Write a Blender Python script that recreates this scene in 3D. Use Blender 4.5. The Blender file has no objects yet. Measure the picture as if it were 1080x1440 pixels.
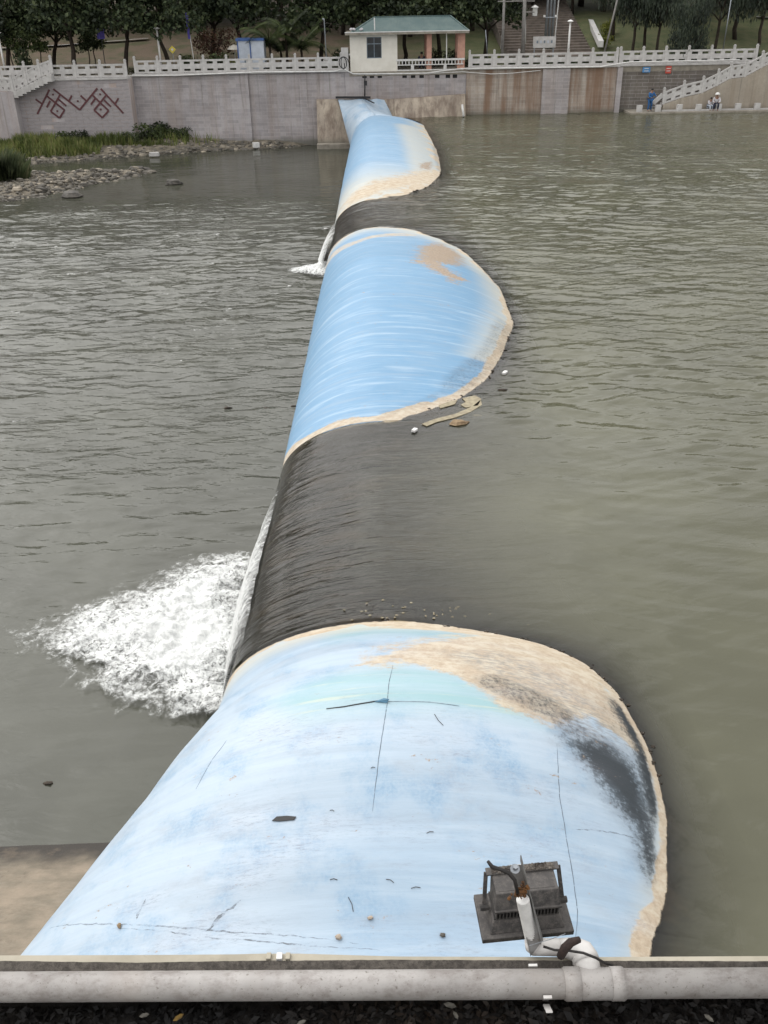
import bpy, math, random
import numpy as np
from mathutils import Vector, Matrix
from mathutils.kdtree import KDTree
from math import radians, sin, cos, pi, atan, tan
random.seed(7); rng = np.random.default_rng(7)
C = bpy.context.scene.collection
sc = bpy.context.scene

# ---------------------------------------------------------------- camera
CAM_H = 8.94; FPX = 1300.0
_p = atan(730 / FPX); _r = radians(1.1)
Fv = Vector((0, cos(_p), -sin(_p))); U0 = Vector((0, sin(_p), cos(_p))); R0 = Vector((1, 0, 0))
Rv = R0 * cos(_r) - U0 * sin(_r); Uv = U0 * cos(_r) + R0 * sin(_r)
cd = bpy.data.cameras.new('camera'); cam = bpy.data.objects.new('camera', cd); C.objects.link(cam)
cd.sensor_fit = 'VERTICAL'; cd.sensor_height = 24; cd.lens = 24 * FPX / 1440
cd.clip_start = 0.05; cd.clip_end = 1500
cam.matrix_world = Matrix(((Rv.x, Uv.x, -Fv.x, 0), (Rv.y, Uv.y, -Fv.y, 0), (Rv.z, Uv.z, -Fv.z, CAM_H), (0, 0, 0, 1)))
sc.camera = cam

# ---------------------------------------------------------------- sky, sun, exposure
w = bpy.data.worlds.new('World'); sc.world = w; w.use_nodes = True
nt = w.node_tree; nt.nodes.clear()
SUN_EL, SUN_ROT = 46, -46
sky = nt.nodes.new('ShaderNodeTexSky'); sky.sky_type = 'NISHITA'; sky.sun_disc = False
sky.sun_elevation = radians(SUN_EL); sky.sun_rotation = radians(SUN_ROT); sky.dust_density = 6; sky.air_density = 1.2
hs = nt.nodes.new('ShaderNodeHueSaturation'); hs.inputs['Saturation'].default_value = 0.15
mixc = nt.nodes.new('ShaderNodeMix'); mixc.data_type = 'RGBA'; mixc.inputs['Factor'].default_value = 0.78
mixc.inputs['B'].default_value = (15.6, 15.5, 15.4, 1)
tcw = nt.nodes.new('ShaderNodeTexCoord'); cn = nt.nodes.new('ShaderNodeTexNoise'); cn.inputs['Scale'].default_value = 2.2
cn.inputs['Detail'].default_value = 5
mpw = nt.nodes.new('ShaderNodeMapping'); mpw.inputs['Scale'].default_value = (1, 1, 2.2)
crw = nt.nodes.new('ShaderNodeMapRange'); crw.inputs['From Min'].default_value = .3; crw.inputs['From Max'].default_value = .7
crw.inputs['To Min'].default_value = .68; crw.inputs['To Max'].default_value = 1.25
mulw = nt.nodes.new('ShaderNodeMix'); mulw.data_type = 'RGBA'; mulw.blend_type = 'MULTIPLY'; mulw.inputs['Factor'].default_value = 1
bg = nt.nodes.new('ShaderNodeBackground'); bg.inputs['Strength'].default_value = 0.145
wo = nt.nodes.new('ShaderNodeOutputWorld'); L = nt.links.new
L(sky.outputs[0], hs.inputs['Color']); L(hs.outputs[0], mixc.inputs['A'])
L(tcw.outputs['Generated'], mpw.inputs[0]); L(mpw.outputs[0], cn.inputs['Vector']); L(cn.outputs[0], crw.inputs[0])
# cloud is brighter round the veiled sun
dv_ = nt.nodes.new('ShaderNodeVectorMath'); dv_.operation = 'DOT_PRODUCT'
dv_.inputs[1].default_value = (sin(radians(SUN_ROT)) * cos(radians(SUN_EL)), cos(radians(SUN_ROT)) * cos(radians(SUN_EL)), sin(radians(SUN_EL)))
m1 = nt.nodes.new('ShaderNodeMath'); m1.operation = 'MAXIMUM'; m1.inputs[1].default_value = 0
m2 = nt.nodes.new('ShaderNodeMath'); m2.operation = 'POWER'; m2.inputs[1].default_value = 5
m3 = nt.nodes.new('ShaderNodeMath'); m3.operation = 'MULTIPLY_ADD'; m3.inputs[1].default_value = .95; m3.inputs[2].default_value = .86
m4 = nt.nodes.new('ShaderNodeMath'); m4.operation = 'MULTIPLY'
L(tcw.outputs['Generated'], dv_.inputs[0]); L(dv_.outputs['Value'], m1.inputs[0]); L(m1.outputs[0], m2.inputs[0]); L(m2.outputs[0], m3.inputs[0]); L(m3.outputs[0], m4.inputs[0]); L(crw.outputs[0], m4.inputs[1])
L(mixc.outputs['Result'], mulw.inputs['A']); L(m4.outputs[0], mulw.inputs['B']); L(mulw.outputs['Result'], bg.inputs[0]); L(bg.outputs[0], wo.inputs[0])
sl = bpy.data.lights.new('sun', 'SUN'); sl.energy = 1.0; sl.angle = radians(95); sl.color = (1, .97, .92)
so = bpy.data.objects.new('sun', sl); C.objects.link(so)
sd = Vector((sin(radians(SUN_ROT)) * cos(radians(SUN_EL)), cos(radians(SUN_ROT)) * cos(radians(SUN_EL)), sin(radians(SUN_EL))))
so.rotation_euler = sd.to_track_quat('Z', 'Y').to_euler()
sc.view_settings.view_transform = 'Standard'; sc.view_settings.look = 'None'
sc.view_settings.gamma = 1; sc.view_settings.exposure = -0.12; sc.view_settings.use_curve_mapping = False

# ---------------------------------------------------------------- helpers
def W(x, y, Y=None, z=None, d=None):
    """a viewing direction of the photograph met with a plane of the place"""
    v = Fv + Rv * ((x - 540) / FPX) - Uv * ((y - 720) / FPX)
    k = d if d is not None else (Y / v.y if Y is not None else (z - CAM_H) / v.z)
    v = v * k; return Vector((v.x, v.y, v.z + CAM_H))

def vnoise(x, y, seed=0):
    x = np.asarray(x, float); y = np.asarray(y, float)
    r = np.random.default_rng(seed); T = r.random((256, 256))
    xi = np.floor(x).astype(int); yi = np.floor(y).astype(int); fx = x - xi; fy = y - yi
    fx = fx * fx * (3 - 2 * fx); fy = fy * fy * (3 - 2 * fy)
    a = T[xi & 255, yi & 255]; b = T[(xi + 1) & 255, yi & 255]; c = T[xi & 255, (yi + 1) & 255]; d = T[(xi + 1) & 255, (yi + 1) & 255]
    return (a * (1 - fx) + b * fx) * (1 - fy) + (c * (1 - fx) + d * fx) * fy
def fbm(x, y, o=4, seed=0):
    s = 0; a = .5; n = 0
    for i in range(o):
        s = s + a * vnoise(x * 2 ** i, y * 2 ** i, seed + i); n += a; a *= .5
    return s / n
def sstep(a, b, x): t = np.clip((x - a) / (b - a), 0, 1); return t * t * (3 - 2 * t)

class MB:
    def __init__(s): s.v = []; s.f = []
    def add(s, vs, fs):
        n = len(s.v); s.v += [tuple(v) for v in vs]; s.f += [tuple(i + n for i in f) for f in fs]; return s
    def box(s, c, d, rot=None):
        x, y, z = d[0] / 2, d[1] / 2, d[2] / 2
        vs = [Vector((a * x, b * y, e * z)) for e in (-1, 1) for b in (-1, 1) for a in (-1, 1)]
        if rot is not None: vs = [rot @ v for v in vs]
        c = Vector(c)
        return s.add([v + c for v in vs], [(0, 2, 3, 1), (4, 5, 7, 6), (0, 1, 5, 4), (2, 6, 7, 3), (0, 4, 6, 2), (1, 3, 7, 5)])
    def bb(s, a, b): return s.box([(a[i] + b[i]) / 2 for i in range(3)], [abs(b[i] - a[i]) for i in range(3)])
    def hexa(s, p): return s.add(p, [(0, 3, 2, 1), (4, 5, 6, 7), (0, 1, 5, 4), (1, 2, 6, 5), (2, 3, 7, 6), (3, 0, 4, 7)])
    def tube(s, pts, r, n=8, cap=True):
        pts = [Vector(p) for p in pts]; rs = r if isinstance(r, (list, tuple)) else [r] * len(pts)
        vs = []; fs = []; N = len(pts); ref = None
        for i, p in enumerate(pts):
            t = (pts[min(i + 1, N - 1)] - pts[max(i - 1, 0)]).normalized()
            if ref is None: ref = Vector((0, 0, 1)) if abs(t.z) < .9 else Vector((1, 0, 0))
            u = t.cross(ref).normalized(); v = u.cross(t).normalized(); ref = v
            for k in range(n):
                a = 2 * pi * k / n; vs.append(p + (u * cos(a) + v * sin(a)) * rs[i])
        for i in range(N - 1):
            for k in range(n):
                k2 = (k + 1) % n; fs.append((i * n + k, i * n + k2, (i + 1) * n + k2, (i + 1) * n + k))
        if cap: fs.append(tuple(range(n - 1, -1, -1))); fs.append(tuple((N - 1) * n + k for k in range(n)))
        return s.add(vs, fs)
    def bar(s, a, b, w, h, up=(0, 0, 1)):
        a = Vector(a); b = Vector(b); t = (b - a).normalized(); u = t.cross(Vector(up)).normalized(); v = u.cross(t)
        return s.hexa([a - u * w / 2 - v * h / 2, a + u * w / 2 - v * h / 2, b + u * w / 2 - v * h / 2, b - u * w / 2 - v * h / 2,
                       a - u * w / 2 + v * h / 2, a + u * w / 2 + v * h / 2, b + u * w / 2 + v * h / 2, b - u * w / 2 + v * h / 2])
    def blob(s, c, r, seed=0, seg=6, jit=.25):
        rr = random.Random(seed); vs = []; fs = []; c = Vector(c)
        r = r if hasattr(r, '__len__') else (r, r, r)
        rings = 4
        for i in range(1, rings):
            a = pi * i / rings
            for k in range(seg):
                b = 2 * pi * k / seg; q = 1 + rr.uniform(-jit, jit)
                vs.append(c + Vector((sin(a) * cos(b) * r[0] * q, sin(a) * sin(b) * r[1] * q, cos(a) * r[2] * q)))
        vs += [c + Vector((0, 0, r[2])), c - Vector((0, 0, r[2]))]; t = len(vs) - 2
        for i in range(rings - 2):
            for k in range(seg):
                k2 = (k + 1) % seg; fs.append((i * seg + k, (i + 1) * seg + k, (i + 1) * seg + k2, i * seg + k2))
        for k in range(seg):
            k2 = (k + 1) % seg; fs.append((t, k, k2)); fs.append((t + 1, (rings - 2) * seg + k2, (rings - 2) * seg + k))
        return s.add(vs, fs)
    def mesh(s, name, mat, smooth=False):
        me = bpy.data.meshes.new(name); me.from_pydata(s.v, [], s.f)
        if mat: me.materials.append(mat)
        if smooth: me.polygons.foreach_set('use_smooth', [True] * len(me.polygons))
        me.update(); return me
    def obj(s, name, mat, parent=None, smooth=False, bevel=0, **kw):
        o = bpy.data.objects.new(name, s.mesh(name, mat, smooth)); C.objects.link(o)
        if parent is not None: o.parent = parent
        if bevel:
            m = o.modifiers.new('bevel', 'BEVEL'); m.width = bevel; m.segments = 2; m.limit_method = 'ANGLE'
        tag(o, **kw); return o

def tag(o, label=None, cat=None, group=None, kind=None):
    if label: o['label'] = label
    if cat: o['category'] = cat
    if group: o['group'] = group
    if kind: o['kind'] = kind
    return o
def thing(name, loc, label, cat, group=None, rz=0):
    o = bpy.data.objects.new(name, None); C.objects.link(o); o.location = loc; o.rotation_euler = (0, 0, rz)
    o.empty_display_size = .3
    return tag(o, label, cat, group)
def inst(name, me, parent=None, loc=(0, 0, 0), rot=(0, 0, 0), scale=(1, 1, 1), **kw):
    o = bpy.data.objects.new(name, me); C.objects.link(o); o.location = loc; o.rotation_euler = rot; o.scale = scale
    if parent is not None: o.parent = parent
    return tag(o, **kw)
def copy_tree(o, parent=None):
    c = o.copy(); C.objects.link(c); c.parent = parent
    for ch in [q for q in bpy.data.objects if q.parent == o and q is not c]: copy_tree(ch, c)
    return c
def grid(name, P, mat, attrs=None, smooth=True, flip=False, parent=None, **kw):
    ny, nx = P.shape[:2]; me = bpy.data.meshes.new(name)
    I = np.arange(ny * nx).reshape(ny, nx)
    F = np.stack([I[:-1, :-1], I[:-1, 1:], I[1:, 1:], I[1:, :-1]], -1).reshape(-1, 4)
    if flip: F = F[:, ::-1]
    me.vertices.add(ny * nx); me.vertices.foreach_set('co', P.astype(np.float32).ravel())
    me.loops.add(F.size); me.loops.foreach_set('vertex_index', F.astype(np.int32).ravel())
    me.polygons.add(len(F)); me.polygons.foreach_set('loop_start', np.arange(0, F.size, 4, dtype=np.int32))
    me.update(calc_edges=True)
    if smooth: me.polygons.foreach_set('use_smooth', np.ones(len(F), bool))
    for k, a in (attrs or {}).items():
        a = np.asarray(a)
        if a.shape[-1] == 3 and a.ndim == 3:
            at = me.attributes.new(k, 'FLOAT_VECTOR', 'POINT'); at.data.foreach_set('vector', a.astype(np.float32).ravel())
        else:
            at = me.attributes.new(k, 'FLOAT', 'POINT'); at.data.foreach_set('value', a.astype(np.float32).ravel())
    me.materials.append(mat); me.validate()
    o = bpy.data.objects.new(name, me); C.objects.link(o)
    if parent is not None: o.parent = parent
    return tag(o, **kw)

# ---- node shorthand
class N:
    def __init__(s, name):
        s.m = bpy.data.materials.new(name); s.m.use_nodes = True; s.t = s.m.node_tree; s.t.nodes.clear()
        s.out = s.t.nodes.new('ShaderNodeOutputMaterial')
    def n(s, typ, ins=None, **props):
        nd = s.t.nodes.new('ShaderNode' + typ)
        for k, v in props.items(): setattr(nd, k, v)
        for k, v in (ins or {}).items(): s.set(nd.inputs[k], v)
        return nd
    def set(s, sock, v):
        if isinstance(v, bpy.types.NodeSocket): s.t.links.new(v, sock)
        elif isinstance(v, bpy.types.Node): s.t.links.new(v.outputs[0], sock)
        else:
            if hasattr(sock.default_value, '__len__') and len(sock.default_value) == 4 and len(v) == 3: v = (*v, 1)
            sock.default_value = v
    def obj(s): return s.n('TexCoord').outputs['Object']
    def pos(s): return s.n('NewGeometry').outputs['Position']
    def attr(s, name, vec=False): return s.n('Attribute', attribute_name=name).outputs['Vector' if vec else 'Fac']
    def map(s, v, sc=(1, 1, 1), loc=(0, 0, 0)): return s.n('Mapping', {'Vector': v, 'Scale': sc, 'Location': loc}).outputs[0]
    def noise(s, v, scale=5, detail=4, rough=.5, dist=0): return s.n('TexNoise', {'Vector': v, 'Scale': scale, 'Detail': detail, 'Roughness': rough, 'Distortion': dist}).outputs[0]
    def ramp(s, v, a, b, c=0., d=1.): return s.n('MapRange', {'Value': v, 'From Min': a, 'From Max': b, 'To Min': c, 'To Max': d}, interpolation_type='SMOOTHSTEP').outputs[0]
    def mix(s, f, a, b, blend='MIX'): 
        nd = s.n('Mix', data_type='RGBA', blend_type=blend); s.set(nd.inputs['Factor'], f); s.set(nd.inputs['A'], a); s.set(nd.inputs['B'], b); return nd.outputs['Result']
    def math(s, op, a, b=0., clamp=False): 
        nd = s.n('Math', operation=op, use_clamp=clamp); s.set(nd.inputs[0], a); s.set(nd.inputs[1], b); return nd.outputs[0]
    def bump(s, h, st=.3, dist=.02, nrm=None):
        i = {'Height': h, 'Strength': st, 'Distance': dist}
        if nrm is not None: i['Normal'] = nrm
        return s.n('Bump', i).outputs[0]
    def bsdf(s, **k):
        i = {a.replace('_', ' '): b for a, b in k.items()}
        return s.n('BsdfPrincipled', i).outputs[0]
    def end(s, sh): s.t.links.new(sh, s.out.inputs['Surface']); return s.m

def mat(name, c1, c2=None, scale=3, rough=.7, bump=.2, bscale=30, bdist=.01, metal=0, stain=None, st_scale=1.2, st=(.5, .7), spec=.4, detail=6):
    n = N(name); o = n.obj(); c2 = c2 or tuple(c * .7 for c in c1); c1 = tuple(c * .8 for c in c1); c2 = tuple(c * .8 for c in c2)
    col = n.mix(n.ramp(n.noise(o, scale, detail, .6), .35, .65), c1, c2)
    if stain: col = n.mix(n.ramp(n.noise(o, st_scale, 8, .65), *st), col, stain)
    nb = n.bump(n.noise(o, bscale, 6, .6), bump, bdist)
    return n.end(n.bsdf(Base_Color=col, Roughness=rough, Metallic=metal, Normal=nb, Specular_IOR_Level=spec))

# ---------------------------------------------------------------- materials
def wall_mat(name, c1, c2, rust, rust_amt, low=(.09, .09, .07), zlow=0.0, block=True, lowh=.7, mort=(.42, .40, .38)):
    n = N(name); p = n.pos(); c1 = tuple(c * 1.02 for c in c1); c2 = tuple(c * 1.02 for c in c2); mort = tuple(c * .95 for c in mort)
    col = n.mix(n.ramp(n.noise(p, .5, 8, .6), .35, .65), c1, c2)
    col = n.mix(n.math('MULTIPLY', n.ramp(n.noise(p, 6, 6, .7), .4, .75), .35), col, tuple(c * .55 for c in c1))
    if block:
        cx = n.n('SeparateXYZ', {0: p}); v = n.n('CombineXYZ', {'X': cx.outputs[0], 'Y': cx.outputs[2]}).outputs[0]
        br = n.n('TexBrick', {'Vector': v, 'Scale': 1.0, 'Mortar Size': .016, 'Mortar Smooth': .4, 'Brick Width': .95, 'Row Height': .27, 'Color1': (.80, .80, .80, 1), 'Color2': (1.1, 1.08, 1.06, 1), 'Mortar': (1, 1, 1, 1)})
        col = n.mix(.8, col, br.outputs['Color'], 'MULTIPLY')
        col = n.mix(n.math('MULTIPLY', br.outputs['Fac'], n.ramp(n.noise(p, .35, 3), .35, .6, .25, .8)), col, mort)
    # run-off streaks: long vertical, starting at the coping
    s = n.noise(n.map(p, (1.3, 1.3, .05)), 1.0, 6, .65)
    col = n.mix(n.math('MULTIPLY', n.ramp(s, .40, .66), rust_amt), col, rust)
    s2 = n.noise(n.map(p, (5, 5, .12), (3, 0, 0)), 1.0, 5, .6)
    col = n.mix(n.math('MULTIPLY', n.ramp(s2, .52, .75), .5), col, (.10, .085, .07))
    zz = n.n('SeparateXYZ', {0: p}).outputs[2]
    edge = n.math('ADD', zz, n.math('MULTIPLY', n.noise(p, 1.5, 5), .5))
    col = n.mix(n.math('MULTIPLY', n.ramp(edge, zlow + .2, zlow + .2 + lowh, 1, 0), .8), col, low)
    nb = n.bump(n.noise(p, 9, 6, .65), .5, .03)
    return n.end(n.bsdf(Base_Color=col, Roughness=.85, Normal=nb))
M_wallgrey = wall_mat('grey_block_wall', (.36, .34, .35), (.27, .25, .255), (.22, .15, .10), .25, zlow=-1.9)
M_wallpanel = wall_mat('pale_block_wall', (.42, .39, .395), (.34, .315, .32), (.30, .17, .08), .35, zlow=-1.5, block=False)
M_wallrust = wall_mat('rusty_block_wall', (.36, .32, .28), (.28, .24, .205), (.16, .085, .045), .8, zlow=-.1)
M_walldark = wall_mat('dark_stone_wall', (.17, .155, .14), (.12, .105, .095), (.10, .08, .06), .5, zlow=-.1)
M_beige = wall_mat('beige_render', (.36, .32, .265), (.29, .255, .21), (.20, .15, .10), .4, block=False, zlow=-.1)
M_ledge = wall_mat('stained_concrete', (.40, .34, .27), (.28, .235, .19), (.12, .085, .065), .75, block=False, zlow=-1.9)
M_block = mat('wall_block', (.43, .40, .405), (.33, .305, .31), 1.3, .85, .4, 25, .01, stain=(.30, .27, .23), st=(.55, .8))
M_stone = mat('white_stone', (.60, .585, .57), (.47, .455, .44), 2, .7, .3, 30, .01, stain=(.24, .23, .21), st=(.54, .85), st_scale=3)
M_conc = mat('concrete', (.34, .31, .26), (.25, .225, .185), 2, .85, .4, 40, .01, stain=(.12, .10, .08), st=(.55, .75))
M_motif = mat('maroon_paint', (.13, .04, .045), (.09, .03, .035), 8, .6)
M_cream = mat('cream_plaster', (.80, .76, .68), (.72, .68, .60), 1.5, .8, .15, 40)
M_pink = mat('salmon_plaster', (.58, .33, .25), (.48, .26, .20), 3, .8, .15, 40)
M_white = mat('white_paint', (.75, .74, .72), (.62, .61, .59), 4, .5, .1)
M_roof = None
M_dark = mat('hole_shade', (.012, .012, .012), None, 5, .8)
M_glass = mat('window_glass', (.03, .035, .04), (.02, .022, .025), 2, .08, 0)
M_frame = mat('steel_blue_frame', (.22, .27, .32), None, 8, .5)
M_bluep = mat('blue_trim', (.05, .12, .33), None, 5, .5)
M_panelw = mat('white_sheet', (.55, .60, .68), (.48, .53, .6), 3, .5)
M_galv = mat('galvanised_steel', (.34, .36, .39), (.26, .28, .3), 6, .45, .1, metal=.6)
M_blackm = mat('black_metal', (.02, .02, .022), None, 8, .5)
M_bark = mat('bark', (.045, .032, .022), (.025, .018, .013), 6, .9, .5, 20)
M_soil = mat('soil', (.12, .085, .055), (.07, .05, .03), .8, .95, .4, 8, .05)
M_blue_cloth = mat('blue_cloth', (.03, .13, .32), (.02, .09, .24), 6, .8)
M_navy = mat('navy_cloth', (.02, .025, .05), None, 6, .8)
M_whitecloth = mat('white_cloth', (.6, .58, .6), (.5, .48, .5), 6, .8)
M_skin = mat('skin', (.35, .2, .14), None, 6, .6)
M_hair = mat('hair', (.01, .009, .008), None, 6, .6)
M_yellow = mat('yellow_paint', (.75, .6, .08), None, 5, .5)
M_purple = mat('purple_banner', (.06, .04, .22), (.10, .08, .42), 3, .6)
M_red = mat('red_sign', (.62, .09, .06), None, 6, .5)
M_bsign = mat('blue_sign', (.10, .30, .60), None, 6, .5)

def leafmat(name, cs):
    n = N(name); oi = n.n('ObjectInfo'); g = n.n('NewGeometry')
    r = n.n('ValToRGB', {0: n.math('FRACT', n.math('ADD', g.outputs['Random Per Island'], n.math('MULTIPLY', oi.outputs['Random'], .13)))})
    el = r.color_ramp.elements; el[0].color = (*cs[0], 1); el[1].color = (*cs[-1], 1); el[1].position = 1
    for i, c in enumerate(cs[1:-1]): e = el.new((i + 1) / (len(cs) - 1)); e.color = (*c, 1)
    col = n.mix(n.ramp(n.noise(g.outputs['Position'], .7, 3), .4, .65), r.outputs[0], tuple(c * .5 for c in cs[0]))
    b1 = n.bsdf(Base_Color=col, Roughness=.6, Specular_IOR_Level=.3); tr = n.n('BsdfTranslucent', {'Color': col}).outputs[0]
    return n.end(n.n('MixShader', {0: .18, 1: b1, 2: tr}).outputs[0])
M_leafD = leafmat('dark_leaves', [(.024, .038, .018), (.04, .058, .026), (.062, .082, .035), (.10, .12, .055)])
M_leafM = leafmat('mid_leaves', [(.030, .045, .016), (.05, .07, .022), (.08, .10, .03)])
M_leafG = leafmat('grey_green_needles', [(.028, .040, .028), (.045, .06, .04), (.075, .09, .06)])
M_leafR = leafmat('reddish_leaves', [(.07, .035, .025), (.11, .05, .035), (.08, .07, .03)])
M_leafY = leafmat('yellow_green_leaves', [(.16, .18, .03), (.26, .27, .05), (.10, .13, .03)])
M_grass = leafmat('grass_blades', [(.12, .16, .04), (.18, .21, .06), (.24, .22, .09), (.09, .13, .035)])
M_hedge = leafmat('hedge_leaves', [(.03, .04, .015), (.05, .055, .02), (.05, .03, .02)])

# ---------------------------------------------------------------- the dam surface
ZU, ZD = 0.0, -2.1
ZC = -1.6
XW = np.array([(-4, 1.6), (3, 1.9), (5, 2.3), (6.2, 2.72), (6.9, 3.1), (8.1, 3.42), (9.3, 3.52), (10.4, 3.36), (11.1, 3.02), (11.6, 2.45), (11.9, 1.7), (12.1, .9), (12.25, 0)])
XM = np.array([(20.3, 0), (20.8, .8), (21.3, 1.5), (21.9, 2.1), (23, 2.8), (24.5, 3.35), (27.6, 4.1), (31.5, 4.15), (34.5, 3.75), (37.2, 3.25), (39, 2.5), (40.5, 1.6), (41.1, .9), (41.4, 0)])
XF = np.array([(47.6, 0), (48.6, 1.2), (50, 2.2), (51.3, 2.8), (54.5, 3.55), (60, 3.8), (64, 3.85), (72, 3.7), (77.1, 3.6), (84, 3.5)])
def tab(Y, T): T = np.array(T, float); return np.interp(Y, T[:, 0], T[:, 1])
AR = [(0, 4.2), (12.6, 4.3), (15, 3.5), (17, 3.6), (19.5, 4.3), (28, 5.1), (36, 5.0), (44, 4.5), (52, 4.9), (84, 4.9)]
SAG = [(12.25, 0), (12.8, -.07), (14.5, -.2), (16.5, -.24), (18.6, -.13), (20.3, 0), (41.4, 0), (43, -.09), (46, -.09), (47.6, 0)]
def crest_k(Y):
    Y = np.asarray(Y, float); ar = tab(Y, AR); k = tab(Y, SAG)
    for T in (XW, XM, XF):
        m = (Y >= T[0, 0]) & (Y <= T[-1, 0])
        xw = np.interp(Y, T[:, 0], T[:, 1]); kk = 1.6 / np.sqrt(1 - np.minimum(xw / ar, .9) ** 2) - 1.6
        k = np.where(m, kk, k)
    return k
_yy = np.arange(-5, 90, .05); _kk = crest_k(_yy)
g_ = np.exp(-np.linspace(-2, 2, 15) ** 2); _ks = np.convolve(np.pad(_kk, 7, 'edge'), g_ / g_.sum(), 'valid')
def crest(Y): return np.interp(Y, _yy, _ks)
XL = [(-5, -6.4), (5, -5.6), (7.1, -4.55), (8.8, -3.65), (10.8, -2.85), (13.2, -2.75), (15.8, -2.75), (20.3, -2.55), (27, -2.4), (36, -2.35), (49.5, -2.25), (67, -2.1), (84, -2.0)]
def dam_section(Y, th):
    k = crest(Y); b = k - ZC; aR = tab(Y, AR); aL = -tab(Y, XL)
    c, s = np.cos(th), np.sin(th)
    x = np.where(c > 0, aR, aL) * c; z = ZC + b * s
    return x, z
def dam_z(X, Y):
    k = crest(Y); b = k - ZC; a = np.where(X > 0, tab(Y, AR), -tab(Y, XL)); q = 1 - (X / a) ** 2
    return np.where(q > 0, ZC + b * np.sqrt(np.maximum(q, 0)), -3.2)

ys = np.concatenate([np.arange(-3, 4, .25), np.arange(4, 13, .035), np.arange(13, 22, .07), np.arange(22, 50, .12), np.arange(50, 82.45, .18)])
NT = 190
ths = np.radians(np.linspace(-26, 205, NT))
Yg, Tg = np.meshgrid(ys, ths, indexing='ij')
Xg, Zg = dam_section(Yg, Tg)
# the far end is drawn up the abutment to a narrow clamp
u_ = np.linspace(0, 1, NT)[None, :]
e0 = W(540, 139, Y=82.5); e1 = W(475, 139, Y=82.5)
xe = e0.x + (e1.x - e0.x) * u_; ze = e0.z + (e1.z - e0.z) * u_ + .12 * np.sin(u_ * 14) * 0.3
wend = np.clip((Yg - 77.2) / (82.45 - 77.2), 0, 1)
# waist fold where the free tube starts
wx = np.where(np.cos(Tg) > 0, wend ** .72, wend); Xg = Xg * (1 - wx) + xe * wx
Zg = Zg * (1 - wend) + ze * wend - .35 * np.sin(pi * wend) * np.clip(np.cos(Tg) + .2, 0, 1)
fold = np.exp(-((Yg - 77.4) / .35) ** 2) * np.clip(np.sin(Tg), 0, 1); Zg -= .30 * fold
Zg += np.where(wend > 0, .07 * (fbm(Xg * 1.1, Yg * .8, 3, 5) - .5) * 2 * np.minimum(wend * 3, 1), 0)
# membrane is never a perfect tube: soft creases across it
amp = np.where(crest(Yg) > 0.02, .040, .012)
Zg += amp * (fbm(Yg * 1.1 + .15 * Xg, Xg * .16 + 3, 4, 11) - .5) * np.clip(np.sin(Tg), 0, 1) * 2
Xg += .5 * amp * (fbm(Yg * 1.3 + 7, Tg * .8, 4, 19) - .5) * 2
arc = np.cumsum(np.concatenate([np.zeros((len(ys), 1)), np.hypot(np.diff(Xg, axis=1), np.diff(Zg, axis=1))], 1), 1)
arc -= arc[:, [int(NT * 116 / 231)]]      # 0 on the crest, + downstream
P = np.stack([Xg, Yg, Zg], -1)
du = np.gradient(P, axis=1); dv = np.gradient(P, axis=0); Nn = np.cross(dv, du); Nn /= np.linalg.norm(Nn, axis=-1, keepdims=True) + 1e-9
Nn[Nn[..., 2] < -.3] *= 1
if Nn[NT, NT // 2, 2] < 0: Nn = -Nn
# image position of each surface point, to look up where a mark sits on the membrane
rel = P - np.array([0, 0, CAM_H]); dd = rel @ np.array(Fv)
PX = 540 + FPX * (rel @ np.array(Rv)) / dd; PY = 720 - FPX * (rel @ np.array(Uv)) / dd
facing = (Nn * rel).sum(-1) < 0
_vis = np.where(facing.ravel() & (dd.ravel() > 1))[0]
_vpx = PX.ravel()[_vis]; _vpy = PY.ravel()[_vis]
def on_dam(x, y):
    """(arc, Y) of the mark seen at this place"""
    d = (_vpx - x) ** 2 + (_vpy - y) ** 2
    near = d < d.min() + 2; ii = _vis[near]; j = ii[np.argmin(dd.ravel()[ii])]
    return float(arc.ravel()[j]), float(Yg.ravel()[j])
def seg_dist(A, pts, closed=False):
    d = np.full(A[0].shape, 1e9)
    q = pts + [pts[0]] if closed else pts
    for (x0, y0), (x1, y1) in zip(q[:-1], q[1:]):
        vx, vy = x1 - x0, y1 - y0; l = vx * vx + vy * vy + 1e-9
        t = np.clip(((A[0] - x0) * vx + (A[1] - y0) * vy) / l, 0, 1)
        d = np.minimum(d, np.hypot(A[0] - x0 - t * vx, A[1] - y0 - t * vy))
    return d
def inside(A, pts):
    r = np.zeros(A[0].shape, bool); n = len(pts)
    for i in range(n):
        x0, y0 = pts[i]; x1, y1 = pts[(i + 1) % n]
        c = ((y0 > A[1]) != (y1 > A[1])) & (A[0] < (x1 - x0) * (A[1] - y0) / (y1 - y0 + 1e-12) + x0); r ^= c
    return r
AY = (arc, Yg)
def poly(pxs, soft):
    pts = [on_dam(*p) for p in pxs]; d = seg_dist(AY, pts, True); s = np.where(inside(AY, pts), d, -d)
    return sstep(-soft, soft, s)
def line(pxs, wd, soft=None):
    pts = [on_dam(*p) for p in pxs]; return 1 - sstep(wd * .4, wd, seg_dist(AY, pts))
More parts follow.
